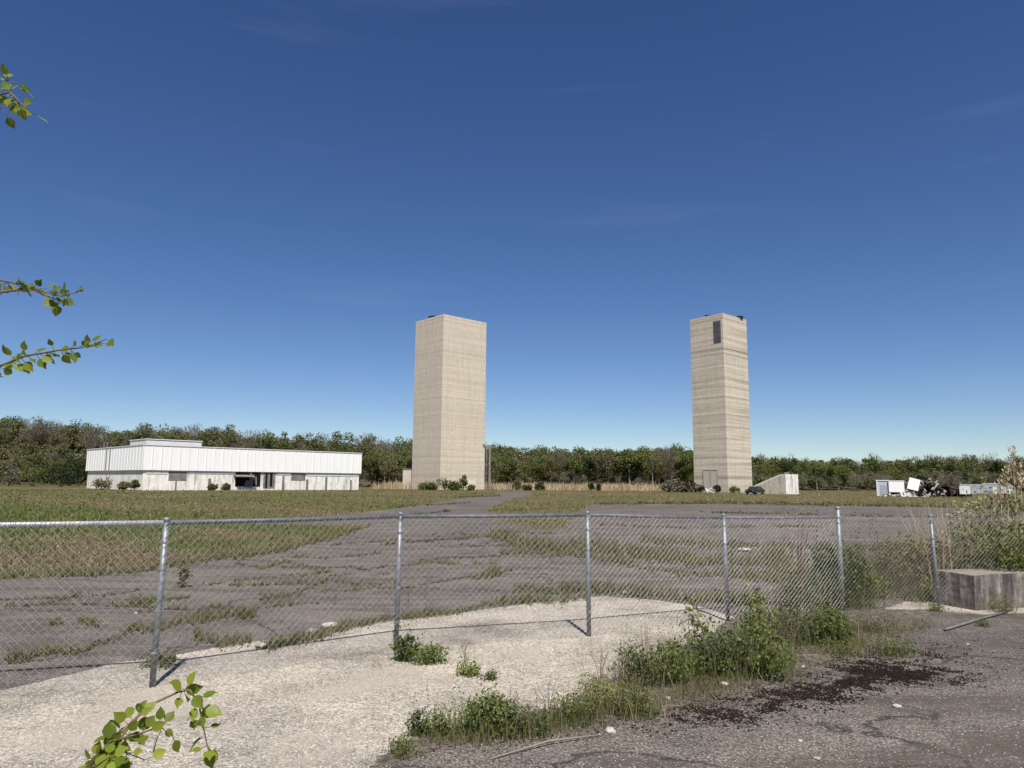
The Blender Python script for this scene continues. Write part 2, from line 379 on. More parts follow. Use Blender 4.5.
slab_px = [(0, 692), (60, 678), (110, 665), (180, 655), (256, 642), (330, 631), (400, 621), (470, 612), (530, 604), (600, 597), (650, 600),
           (700, 607), (735, 618), (700, 650), (640, 690), (560, 712), (470, 728), (410, 748), (370, 768)]
slab = [(-9, 3.2)]+[(-9, 4.6)]+[G(*p)[:2] for p in slab_px]+[(-1.2, 2.3), (-1.8, 1.2), (-3, -2), (-9, -2)]
sheet('concrete_apron', slab[::-1], .008, M_slab, .018, .07)
dirt_px = [(372, 768), (405, 745), (470, 724), (560, 709), (640, 682), (700, 645), (745, 606), (830, 596), (900, 600), (935, 612), (915, 632),
           (850, 652), (780, 678), (700, 702), (640, 718), (560, 730), (470, 742), (400, 762)]
sheet('soil_strip', [G(*p)[:2] for p in dirt_px][::-1], .012, M_dirt, .06, .06)
# second pale pad under the end of the fence
sheet('concrete_pad', [G(*p)[:2] for p in [(885, 610), (905, 603), (1000, 602), (1100, 605), (1100, 611), (985, 615), (935, 611)]][::-1], .017, M_slab, .02, .08)

def inpoly(P, poly):
    x, y = P[:, 0], P[:, 1]; ins = np.zeros(len(P), bool); n_ = len(poly)
    for i in range(n_):
        x1, y1 = poly[i][:2]; x2, y2 = poly[(i+1) % n_][:2]
        c_ = ((y1 > y) != (y2 > y)) & (x < (x2-x1)*(y-y1)/((y2-y1) if y2 != y1 else 1e-9)+x1); ins ^= c_
    return ins

# ---------------------------------------------------------------- hills
def smooth(x): x = np.clip(x, 0, 1); return x*x*(3-2*x)
PXH = np.array([-600, -100, 0, 60, 110, 200, 300, 400, 520, 640, 760, 850, 950, 1100, 1700])
HZ = np.array([11, 11.5, 11.2, 8.8, 8.2, 8.6, 6.6, 4.6, 3.2, 3.2, 3.2, 2.4, 3.4, 4.5, 5.0])
def hill(X, Y):
    px = 512+FPX*X/np.maximum(Y, 1)
    return np.interp(px, PXH, HZ)*smooth((Y-186)/36)+np.maximum(0, Y-320)*.03
ys = np.concatenate([np.linspace(186, 250, 14), np.linspace(260, 700, 20)]); pxs = np.linspace(-1500, 2600, 90)
V = []; F = []
for i, y in enumerate(ys):
    for j, p in enumerate(pxs):
        X = (p-512)/FPX*y; V.append((X, y, float(hill(np.array(X), np.array(y)))-(.05 if i == 0 else 0)))
for i in range(len(ys)-1):
    for j in range(len(pxs)-1):
        a = i*len(pxs)+j; F.append((a, a+1, a+len(pxs)+1, a+len(pxs)))
M_hill = plain('forest_floor', (.07, .06, .035), .95, .4, .1)
tag(MB().add(V, F).build('hill', M_hill, smooth=True), kind='structure')

# ---------------------------------------------------------------- trees
def crown_pts(n, clumps, rx, rz, zc, cr_=.32):
    u = unit(clumps)*(rng.uniform(.25, 1, clumps)**.5)[:, None]; C = u*np.array([rx, rx, rz])*.72; C[:, 2] += zc
    rad = rng.uniform(.7, 1.25, clumps)*cr_*rx*1.35
    k = rng.integers(0, clumps, n); o = unit(n)*(rng.uniform(0.35, 1, n)**.5)[:, None]
    return C[k]+o*rad[k][:, None]*np.array([1, 1, .8]), o, C
def make_tree(name, kind, mleaf, mbark, n=620, leaf=.5, rx=2.9, rz=4.0, H=10, bare=False, link=True):
    root = empty(name)
    zc = H-rz
    P, o, C = crown_pts(n, 16, rx, rz, zc)
    P[:, 2] = np.maximum(P[:, 2], .5)
    if bare:
        d = P-np.array([0, 0, zc-rz*.9]); d /= np.linalg.norm(d, axis=1, keepdims=True)
        V = leaves(P-d*.3, rng.uniform(.8, 1.7, n)*leaf*2, .9, .07, d*2.2)
    else: V = leaves(P, rng.uniform(.6, 1.4, n)*leaf, .4, .8)
    fast('crown', V, 4, mleaf, root)
    t = MB(); lean = rng.normal(0, .25, 2)
    t.tube([(0, 0, -.2), (lean[0]*.3, lean[1]*.3, H*.3), (lean[0], lean[1], H*.6), (lean[0]*1.4, lean[1]*1.4, H*.9)], [.17, .13, .085, .02], 6)
    for c_ in C[:10]:
        z0 = min(c_[2]*.75, H*.7)*rng.uniform(.6, 1); b0 = np.array([lean[0]*z0/H, lean[1]*z0/H, z0]); md = (b0+c_)/2+rng.normal(0, .2, 3)
        t.tube([b0, md, c_], [.075, .045, .015], 4)
    t.build('trunk', mbark, root)
    return root
KINDS = [
    ('spring_tree', 'spring', L_spring, M_barkpale, dict(n=2000, leaf=.34, rx=3.0, rz=4.2)),
    ('leafy_tree', 'green', L_green, M_bark, dict(n=2200, leaf=.35, rx=3.2, rz=4.4)),
    ('budding_tree', 'olive', L_olive, M_barkpale, dict(n=1500, leaf=.30, rx=2.9, rz=4.2)),
    ('bare_tree', 'bare', L_brown, M_bark, dict(n=1100, leaf=.55, rx=2.9, rz=4.3, bare=True)),
    ('dark_tree', 'dark', L_dark, M_bark, dict(n=2200, leaf=.34, rx=3.0, rz=4.6)),
]
PROTO = {}
for nm, k, ml, mb, kw in KINDS:
    PROTO[k] = [make_tree(nm, k, ml, mb, **kw) for _ in range(3)]
used = set()
ADJ = {'spring': 'yellow-green tree in fresh spring leaf', 'green': 'mid green leafy tree with a round crown', 'olive': 'thin olive-brown tree just coming into bud',
       'bare': 'brown leafless tree with fine bare twigs', 'dark': 'dark green dense tree'}
def place_tree(kind, X, Y, Z, H, section, group):
    i = rng.integers(0, 3); p = PROTO[kind][i]
    if (kind, i) not in used: used.add((kind, i)); o = p
    else: o = copy_tree(p)
    s_ = H/10; w = s_*rng.uniform(.9, 1.25)
    o.location = (X, Y, Z); o.scale = (w, w, s_); o.rotation_euler.z = rng.uniform(0, 6.28)
    tag(o, ADJ[kind]+' '+section, 'tree', group)
def pick(ws):
    ks = ['spring', 'green', 'olive', 'bare', 'dark']; return ks[rng.choice(5, p=np.array(ws)/sum(ws))]
# front rows of the treeline, each tree a thing of its own
for px in np.arange(-40, 400, 9.5):           # left, edge of the wood beside and behind the white building
    low = px < 95
    Y = rng.uniform(150, 165) if low else rng.uniform(172, 195); X = (px+rng.uniform(-4, 4)-512)/FPX*Y
    H = rng.uniform(5.5, 8.0) if low else rng.uniform(7.5, 9.5)
    if low: place_tree(pick([1, 5, 1, .5, 5]), X, Y, 0, H, 'left of the white building', 'trees left of the white building')
    elif px > 370: place_tree(pick([1, 3, 4, 2, 1]), X, Y, 0, H, 'between the white building and the left tower', 'trees between the white building and the left tower')
for px in np.arange(372, 700, 9.0):
    if 418 < px < 478: continue
    Y = rng.uniform(176, 186); X = (px+rng.uniform(-4, 4)-512)/FPX*Y
    H = np.interp(px, [372, 500, 560, 600, 650, 700], [10.2, 8.6, 9.2, 10.6, 11.4, 9.6])*rng.uniform(.86, 1.08)
    place_tree(pick([2.5, 3, 4, 2.5, .8]), X, Y, 0, H, 'in the wood between the two towers', 'trees between the two towers')
for px in np.arange(758, 1100, 8.5):
    Y = rng.uniform(188, 204); X = (px+rng.uniform(-4, 4)-512)/FPX*Y
    H = np.interp(px, [758, 815, 850, 950, 1100], [7.9, 8.4, 6.3, 5.9, 6.8])*rng.uniform(.88, 1.1)
    place_tree(pick([3, 5, 1.5, .8, 1.2] if px < 900 else [1.5, 2, 2.5, 3, 1]), X, Y, 0, H, 'in the wood right of the right tower', 'trees right of the right tower')
place_tree('spring', (815-512)/FPX*186, 186, 0, 8.9, 'standing tallest above the concrete ramp', 'tallest tree above the ramp')
# the wood behind reads as one mass
def wood(name, label, spots, mleaf, n, leaf, bare=False):
    VV = []
    for X, Y, Z, H in spots:
        w = H/10
        P, o, C = crown_pts(n, 13, 3.1*w, 4.8*w, H-4.5*w); P[:, 2] = np.where(P[:, 2] < .4, rng.uniform(.1, 2.5, n), P[:, 2])
        P += np.array([X, Y, Z])
        if bare:
            V = leaves(P, rng.uniform(.8, 1.6, n)*leaf*2, .9, .08, np.array([0, 0, 1.5])+o)
        else: V = leaves(P, rng.uniform(.6, 1.4, n)*leaf, .4, .85)
        VV.append(V)
    o = fast(name, np.concatenate(VV), 4, mleaf); tag(o, label, 'wood', kind='stuff')
def spots_hill(pa, pb, y0, y1, num, h0, h1):
    px = rng.uniform(pa, pb, num); Y = rng.uniform(y0, y1, num); X = (px-512)/FPX*Y; Z = hill(X, Y)
    return [(x, y, z, rng.uniform(h0, h1)) for x, y, z in zip(X, Y, Z)]
wood('hillside_wood', 'mass of dark green trees on the hill behind the white building', spots_hill(-250, 500, 225, 330, 330, 8.5, 13), L_green, 900, .46)
wood('hillside_wood', 'mass of olive budding trees on the hill behind the white building', spots_hill(-250, 500, 215, 330, 300, 8, 12.5), L_olive, 750, .44)
wood('hillside_wood', 'brown leafless trees scattered through the hill wood behind the white building', spots_hill(-250, 500, 205, 320, 240, 7.5, 12), L_brown, 500, .5, True)
wood('hillside_wood', 'mixed low trees covering the lower slope of the hill at far left', spots_hill(-250, 400, 186, 228, 150, 4.5, 8), L_olive, 800, .40)
wood('distant_wood', 'mass of green trees deep in the wood between the towers', spots_hill(480, 740, 186, 250, 110, 8, 11), L_green, 800, .42)
wood('distant_wood', 'mass of green trees deep in the wood right of the right tower', spots_hill(740, 1400, 200, 280, 190, 5.6, 8.0), L_green, 800, .44)
wood('distant_wood', 'mass of olive trees deep in the wood between the towers', spots_hill(480, 740, 184, 250, 110, 8, 10.8), L_olive, 700, .40)
wood('distant_wood', 'mass of olive trees deep in the wood right of the right tower', spots_hill(740, 1400, 200, 280, 170, 5.4, 7.9), L_olive, 700, .42)
wood('distant_wood', 'brown leafless trees on the far ridge at right', spots_hill(540, 1400, 235, 320, 240, 6.6, 9.6), L_brown, 380, .55, True)
def thicket(pa, pb, y0, y1, num): px = rng.uniform(pa, pb, num); Y = rng.uniform(y0, y1, num); return [((p_-512)/FPX*y_, y_, float(hill(np.array((p_-512)/FPX*y_), np.array(y_))), rng.uniform(3, 4.6)) for p_, y_ in zip(px, Y)]
wood('undergrowth', 'dark green undergrowth along the foot of the whole treeline', thicket(-60, 740, 182, 215, 260)+thicket(740, 1300, 184, 212, 230)+thicket(-60, 100, 160, 180, 40), L_green, 260, .42)
wood('undergrowth', 'brown twiggy undergrowth along the foot of the whole treeline', thicket(-60, 740, 178, 215, 220)+thicket(740, 1300, 180, 208, 200), L_brown, 220, .36, True)

# ---------------------------------------------------------------- towers
def tower(name, label, corner, lv, rv, H, m):
    C_ = np.array(corner); Lp = C_+np.array(lv); Rp = C_+np.array(rv); B = Lp+np.array(rv)
    root = empty(name, (C_[0], C_[1], 0))
    pts = [(p-C_) for p in (C_, Rp, B, Lp)]
    MB().prism(pts, -.3, H).build('shaft', m, root)
    # low parapet walls
    cen = sum(pts)/4; P = MB()
    for i in range(4):
        a = pts[i]; b_ = pts[(i+1) % 4]; ai = a+(cen-a)*.07; bi = b_+(cen-b_)*.07
        out = lambda q: q+(q-cen)/np.linalg.norm(q-cen)*.02
        P.prism([out(a), out(b_), bi, ai], H, H+.45)
    P.build('parapet', m, root)
    MB().prism([p*.9+cen*.1 for p in pts], H, H+.08).build('roof', M_roofdark, root)
    tag(root, label, 'tower')
    return root, pts
D1 = 133.0
c1 = D(440, 483, D1)[:2]
t1, tp1 = tower('concrete_tower', 'plain windowless beige concrete tower left of the other, with bushes at its foot', c1,
           (-.0462*D1, .0520*D1), (.0590*D1, .0545*D1), 32.4, M_tw1)
D2 = 129.0
c2 = D(728, 486, D2)[:2]
t2, tp2 = tower('concrete_tower', 'banded beige concrete tower at right with a grey louver near its top', c2,
           (-.0352*D2, .0445*D2), (.0478*D2, .0430*D2), 32.1, M_tw2)
def face_frame(a, b_):                 # on the wall from a to b_: unit along, outward normal
    d = (b_-a)/np.linalg.norm(b_-a); return d, np.array([d[1], -d[0]])
def on_face(mb, a, b_, s0, s1, z0, z1, proud, thick):
    d, nn = face_frame(a, b_); c_ = a+d*(s0+s1)/2+nn*(proud-thick/2)
    mb.box((c_[0], c_[1], (z0+z1)/2), (s1-s0, thick, z1-z0), math.atan2(d[1], d[0])); return mb
# right tower: wall from left corner (index 3) to front corner (0)
a, b_ = tp2[3], tp2[0]; L = np.linalg.norm(b_-a)
fr = on_face(MB(), a, b_, L-2.05, L-.45, 27.2, 31.3, .05, .12).build('louver', M_louver, t2)
sl_ = MB()
for k in range(26): on_face(sl_, a, b_, L-1.97, L-.53, 27.32+k*.15, 27.38+k*.15, .10, .05)
sl_.build('slats', M_grey, fr)
dr = on_face(MB(), a, b_, L*.30, L*.70, 0, 3.9, .06, .1).build('door_panel', M_door, t2); dr['label'] = 'pale blocked doorway panel at the tower foot'
fm = MB(); on_face(fm, a, b_, L*.28, L*.30, 0, 4.0, .10, .12); on_face(fm, a, b_, L*.70, L*.72, 0, 4.0, .10, .12); on_face(fm, a, b_, L*.30, L*.70, 3.9, 4.0, .10, .12)
on_face(fm, a, b_, L*.49, L*.51, 0, 3.9, .10, .06)
fm.build('frame', M_conc, dr)
MB().box((tp2[1][0]*.75, tp2[1][1]*.75+.3, 32.75), (.9, .9, .5), .7).build('roof_hatch', M_roofdark, t2)
MB().box(((tp2[3][0])*.45+.4, tp2[3][1]*.45+.8, 32.7), (1.3, .5, .4), .2).build('roof_vent', M_roofdark, t2)
MB().box(((tp1[3][0])*.5+.5, tp1[3][1]*.5+.5, 33.1), (1.4, .8, .5), -.7).build('roof_hatch', M_roofdark, t1)
pw = on_face(MB(), tp1[0], tp1[1], 6.0, 8.6, .0, 1.8, .03, .05).build('painted_patch', plain('chalky_patch', (.60, .55, .47), .9, .2, .9), t1)

# small block shed behind the left tower
p = G(403, 489.2); x, y = D(407.5, 480, 144)[:2]
sh = empty('block_shed', (x, y, 0)); tag(sh, 'small concrete shed with a dark tank on its roof beside the left tower', 'shed')
MB().box((0, 0, 1.9), (1.9, 2.6, 3.8), .15).build('wall', M_door, sh); MB().box((0, 0, 3.9), (2.1, 2.8, .16), .15).build('roof', M_grey, sh)
MB().tube([(0.4, 0, 3.98), (0.4, 0, 5.3)], .6, 12).build('tank', M_black, sh)

# utility pole by the left tower
x, y = D(489.5, 484, 140)[:2]
up = empty('utility_pole', (x, y, 0)); tag(up, 'pale wooden pole with a short arm beside the left tower', 'pole')
MB().tube([(0, 0, 0), (0, 0, 8.6)], [.24, .17], 8).build('pole', M_barkpale, up)
MB().box((-.75, 0, 8.35), (1.7, .12, .14)).build('crossarm', M_barkpale, up)
MB().box((-1.2, 0, 8.65), (.6, .3, .22)).build('lamp_head', M_galv, up)
MB().tube([(-.75, 0, 0), (-.6, 0, 7.9)], .06, 6).build('brace', M_galv, up)

# ---------------------------------------------------------------- white building
H1, HB = 6.12, 2.74
cB = D(141, 480, 98)[:2]; ang = math.radians(45)
u = np.array([math.cos(ang), math.sin(ang)]); v = np.array([-u[1], u[0]])
def hit(px, o_, d_):                   # distance along d_ from o_ until it lines up with column px at the horizon
    k = D(px, 480, 1.0)[0]; return (k*o_[1]-o_[0])/(d_[0]-k*d_[1])
Lu, Lv = hit(361, cB, u), hit(85, cB, v)
bd = empty('white_warehouse', (cB[0], cB[1], 0), ang); tag(bd, 'long low derelict white building with metal upper siding and stained walls below', 'building')
MB().box((Lu/2, Lv/2, HB/2-.1), (Lu-.5, Lv-.5, HB+.2)).build('wall', M_wall, bd)
bm_ = MB(); bm_.box((Lu/2, Lv/2, (HB+H1)/2), (Lu, Lv, H1-HB)); bm_.build('upper_cladding', M_white, bd)
rb = MB()
for k in range(int(Lu/1.22)+1): rb.box((min(.03+k*1.22, Lu-.03), -.035, (HB+H1)/2), (.05, .07, H1-HB-.02))
for k in range(int(Lv/1.22)+1): rb.box((-.035, min(.03+k*1.22, Lv-.03), (HB+H1)/2), (.07, .05, H1-HB-.02))
rbo = rb.build('panel_seams', plain('seam_grey', (.66, .655, .63), .6, .1), bd)
cp = MB(); cp.box((Lu/2, -.04, H1+.03), (Lu+.14, .10, .10)); cp.box((-.04, Lv/2, H1+.03), (.10, Lv+.14, .10)); cp.build('coping', M_whitep, bd)
MB().box((Lu/2, Lv/2, H1+.02), (Lu-.3, Lv-.3, .06)).build('roof', M_roofdark, bd)
ph = MB().box((4.3, 4.0, H1+.42), (7.6, 6.4, .8)).build('penthouse', M_whitep, bd)
MB().box((4.3, 4.0, H1+.86), (7.8, 6.6, .08)).build('cap', M_white, ph)
for k, pp in enumerate((97, 100)):
    s_ = hit(pp, cB, v); MB().tube([(.6, s_, H1), (.6, s_, H1+1.0)], .09, 6).build('vent_pipe', M_grey, bd)
for pp in (105, 108.5):
    s_ = hit(pp, cB, v); MB().tube([(-.12, s_, HB-.2), (-.12, s_, H1-.1)], .05, 6).build('downpipe', M_grey, bd)
def wopen(x0, x1, z0, z1, m, name='window', proud=.03, label=None):
    s0, s1 = hit(x0, cB, u), hit(x1, cB, u)
    o = MB().box(((s0+s1)/2, .25-proud/2, (z0+z1)/2), (s1-s0, proud+.02, z1-z0)).build(name, m, bd)
    if label: o['label'] = label
    return o, s0, s1
w_, s0, s1 = wopen(169, 187, 1.35, 2.6, M_grey, 'shutter')
wopen(292, 306, 1.5, 2.6, M_grey, 'shutter')
w_, s0, s1 = wopen(236, 261, .55, 2.65, M_black, 'broken_opening', .04)
wopen(264, 275.5, .3, 2.6, M_grey, 'window', .05, 'grey boarded window beside the broken opening'); wopen(266, 268, .3, 2.6, M_black, 'dark_gap', .07); wopen(270.5, 273, .5, 2.6, M_black, 'dark_gap', .07)
w_, s0, s1 = wopen(238, 259, .7, 2.5, M_black, 'broken_opening', .06)
d_ = MB()
for k in range(7):
    q = s0+(s1-s0)*rng.uniform(.02, .98); d_.box((q, .14, rng.uniform(.4, 1.9)), (rng.uniform(.15, .7), .08, rng.uniform(.5, 1.9)), 0, Matrix.Rotation(rng.normal(0, .12), 4, 'Y'))
d_.build('torn_boards', M_grey, w_)
d_ = MB(); d_.box(((s0*.75+s1*.25), -.3, 2.1), (2.9, 1.1, .08), 0, Matrix.Rotation(.25, 4, 'X')); d_.build('hanging_canopy', M_grey, w_)
for (x0, x1) in ((209, 211.5), (176, 177.5), (307, 309), (326, 328), (351, 352.5), (283, 285)):
    wopen(x0, x1, .05, rng.uniform(1.6, 2.5), M_grey, 'dark_pilaster', .06)
wopen(146, 168, 2.25, 2.6, M_whitep, 'trim', .05); wopen(188, 234, 2.35, 2.6, M_whitep, 'trim', .05); wopen(278, 291, 2.3, 2.6, M_whitep, 'trim', .05); wopen(307, 359, 2.25, 2.6, M_whitep, 'trim', .05)

# ---------------------------------------------------------------- concrete ramp, car
a0 = D(741, 488, 116)[:2]; a1 = D(786, 488, 111.5)[:2]; a2 = D(798.5, 488, 112)[:2]
rp_ = empty('concrete_ramp', (a0[0], a0[1], 0)); tag(rp_, 'sloping triangular concrete ramp wall with white painted end beside the right tower', 'ramp')
e1 = a1-a0; e2 = a2-a0; bk = np.array([2.0, 7.5])
MB().prism([(0, 0), e1, e1+bk, bk], -.2, [.15, 3.15, 3.15, .15]).build('ramp_wall', stained('ramp_concrete', (.42, .38, .31), (.27, .235, .19), 1.2), rp_)
MB().prism([e1+.001, e2, e2+bk, e1+bk+.001], -.2, 3.05).build('end_wall', stained('peeling_white_paint', (.66, .65, .62), (.30, .27, .22), 1.0), rp_)
MB().prism([e1*.985, e1+(e2-e1)*.3, e1+(e2-e1)*.3+bk, e1*.985+bk], 3.15, 3.3).build('coping', M_conc, rp_)

def sedan(label):
    root = empty('parked_car'); tag(root, label, 'car')
    body = [(-2.2, .30), (-2.25, .62), (-2.1, .88), (-1.2, .93), (-.55, 1.38), (.75, 1.42), (1.5, .98), (2.05, .88), (2.22, .6), (2.15, .28)]
    paint = plain('dark_car_paint', (.018, .02, .024), .3, .1, 2, .2, 0)
    n_ = len(body); V = []; F = []
    for sy, zz in ((-.86, 1), (.86, 1)):
        for (x_, z_) in body:
            V.append((x_, sy*(1-.18*max(0, (z_-.9))), z_))
    F = [tuple(range(n_)), tuple(range(n_, 2*n_))[::-1]]+[(i, (i+1) % n_, n_+(i+1) % n_, n_+i) for i in range(n_)]
    MB().add(V, F).build('body', paint, root, bevel=.05)
    gl = plain('car_glass', (.03, .035, .04), .08, .05, 1, 0, 0)
    for sy in (-1, 1):
        V = [(-1.02, sy*.875, .96), (1.25, sy*.875, .98), (.68, sy*.81, 1.33), (-.5, sy*.81, 1.31)]
        V2 = [(x_, y_-sy*.04, z_) for x_, y_, z_ in V]
        MB().add(V+V2, [(0, 1, 2, 3), (7, 6, 5, 4), (0, 4, 5, 1), (1, 5, 6, 2), (2, 6, 7, 3), (3, 7, 4, 0)]).build('side_window', gl, root)
    for x0, z0, x1, z1, nm in ((-1.17, .95, -.60, 1.36, 'windscreen'), (1.47, 1.01, .82, 1.40, 'rear_window')):
        s_ = -1 if x0 < 0 else 1
        MB().add([(x0+s_*.02, -.74, z0+.02), (x0+s_*.02, .74, z0+.02), (x1+s_*.02, .70, z1+.02), (x1+s_*.02, -.70, z1+.02),
                  (x0, -.74, z0), (x0, .74, z0), (x1, .70, z1), (x1, -.70, z1)], [(0, 1, 2, 3), (7, 6, 5, 4), (0, 4, 5, 1), (1, 5, 6, 2), (2, 6, 7, 3), (3, 7, 4, 0)]).build(nm, gl, root)
    for x_ in (-1.4, 1.38):
        for y_ in (-.80, .80):
            w = MB().tube([(x_, y_-.11, .33), (x_, y_+.11, .33)], .33, 16).build('wheel', M_black, root)
            MB().tube([(x_, y_-.125, .33), (x_, y_+.125, .33)], .19, 12).build('rim', M_galv, w)
    for y_ in (-.62, .62):
        MB().box((-2.2, y_, .66), (.1, .36, .14)).build('headlight', M_galv, root); MB().box((2.18, y_, .7), (.1, .34, .14)).build('taillight', plain('red_lens', (.2, .01, .01), .3), root)
    return root
car = sedan('dark car parked in the weeds against the concrete ramp'); p = D(755, 488, 110)[:2]; car.scale = (.86, .86, .86); car.location = (p[0], p[1], -.05); car.rotation_euler.z = R(48)

# ---------------------------------------------------------------- demolition debris at right
x, y = D(882.8, 488, 101)[:2]
o = empty('metal_shed', (x, y, 0), -.46); o.scale = (.78, .8, .80); tag(o, 'pale grey open-fronted metal shed left of the white shed', 'shed')
MB().box((0, 1.2, 1.3), (1.9, 2.4, 2.6)).build('wall', plain('pale_blue_grey_metal', (.42, .44, .48), .6, .15), o)
MB().box((0, 1.2, 2.68), (2.1, 2.6, .16)).build('roof', M_whitep, o); MB().box((-.9, -.05, 1.3), (.16, .14, 2.6)).build('post', M_whitep, o)
MB().box((.15, -.02, .95), (1.1, .06, 1.9)).build('door', plain('grey_door', (.30, .32, .35), .6), o)
x, y = D(896.6, 488, 100)[:2]
o = empty('white_shed', (x, y, 0), -.48); o.scale = (.84, .8, .80); tag(o, 'white metal shed with dark gap under it beside the scrap heap', 'shed')
MB().box((0, 1.2, 1.65), (2.25, 2.4, 1.9)).build('wall', M_white, o); MB().box((0, 1.2, 2.65), (2.35, 2.5, .1)).build('roof', M_whitep, o)
for sx_ in (-1, 1): MB().box((sx_*1.0, 1.2, .35), (.2, 2.2, .7)).build('leg', M_white, o)
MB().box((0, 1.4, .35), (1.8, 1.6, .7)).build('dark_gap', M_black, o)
x, y = D(914, 488, 99)[:2]
o = MB().box((0, 0, 0), (1.35, .10, 1.6), -.45, Matrix.Rotation(R(16), 4, 'Y')@Matrix.Rotation(R(-14), 4, 'X')).build('leaning_sheet', M_whitep)
o.location = (x, y, 1.65); tag(o, 'tilted white metal sheet leaning on the scrap heap', 'metal sheet')
def pile(name, label, cat, px, dep, n_, w_, h_, mats, seed=0, slope=.3):
    x, y = D(px, 488, dep)[:2]; root = empty(name, (x, y, 0)); tag(root, label, cat)
    for mi, (nm, m_) in enumerate(mats):
        q = MB()
        for k in range(n_//len(mats)):
            X = rng.normal(0, w_*.35); X = np.clip(X, -w_, w_); Y = rng.normal(0, 1.2); hmax = h_*max(.1, 1-abs(X/w_+slope)**1.4); Z = rng.uniform(0, 1)*hmax
            Mx = Matrix.Rotation(rng.uniform(0, 6.28), 4, 'Z')@Matrix.Rotation(rng.normal(0, .6), 4, 'Y')
            q.box((X, Y, Z), (rng.uniform(.3, 1.9), rng.uniform(.05, .5), rng.uniform(.04, .35)), 0, Mx)
        q.build(nm, m_, root)
    return root
pile('scrap_heap', 'dark heap of demolition scrap and twisted metal right of the white sheds', 'scrap heap', 927, 101, 170, 3.5, 2.7, [('dark_scrap', M_rust), ('black_scrap', M_black), ('pale_scrap', M_conc)])
x, y = D(943, 488, 120)[:2]
pile('scrap_heap', 'lower dark scrap mound partly behind the pale bush', 'scrap heap', 944, 103, 90, 2.6, 1.4, [('dark_scrap', M_rust), ('black_scrap', M_black)])
pile('rubble_pile', 'scattered pale rubble in front of the white sheds', 'rubble', 905, 98, 36, 4.0, .3, [('pale_rubble', M_whitep), ('grey_rubble', M_conc)])
pile('rubble_pile', 'white broken boards at the foot of the right tower door', 'rubble', 710, 124, 14, 1.4, .5, [('boards', M_whitep)])
x, y = D(987, 488, 98)[:2]
o = empty('white_trailer', (x, y, 0), -.52); o.scale = (.95, .9, .83); tag(o, 'long low white trailer half hidden by the bush at right', 'trailer')
MB().box((0, 1, 1.35), (6.6, 2.3, 1.5)).build('body', plain('grey_blue_panel', (.30, .33, .37), .6), o); MB().box((1.3, 1, 2.15), (3.6, 2.4, .12)).build('roof', M_whitep, o)
MB().box((-2.7, -.16, 1.1), (1.3, .05, 1.3)).build('white_panel', M_whitep, o); MB().box((1.8, -.16, 1.1), (2.3, .05, 1.0)).build('side_panel', M_whitep, o)
for x_ in (-2.2, 2.2): MB().tube([(x_, -.1, .35), (x_, .2, .35)], .35, 12).build('wheel', M_black, o)

# ---------------------------------------------------------------- bushes
def bush(name, label, cat, loc, w, h, n_, leaf, mleaf, group=None, stems=7, clumps=10, up=.3, flat=1.0, mst=None, extra=None):
    root = empty(name, loc); tag(root, label, cat, group)
    P, o, C = crown_pts(n_, clumps, w/2, h*.5, h*.5, .34); P[:, 2] = np.abs(P[:, 2]); P[:, 1] *= flat
    LV = leaves(P, rng.uniform(.55, 1.4, n_)*leaf, up, .6)
    fast('foliage', LV if extra is None else np.concatenate([LV, extra]), 4, mleaf, root)
    t = MB()
    for c_ in C[:stems]:
        c_ = c_*np.array([1, flat, 1]); t.tube([(c_[0]*.15, c_[1]*.15, -.02), (c_[0]*.5, c_[1]*.5, c_[2]*.55), c_+np.array([0, 0, h*.1])], [max(.004, h*.012), max(.003, h*.008), .002+h*.002], 4)
    t.build('stem', mst or M_twig, root)
    return root
def bpx(px, dep): x, y = D(px, 486, dep)[:2]; return (x, y, 0)
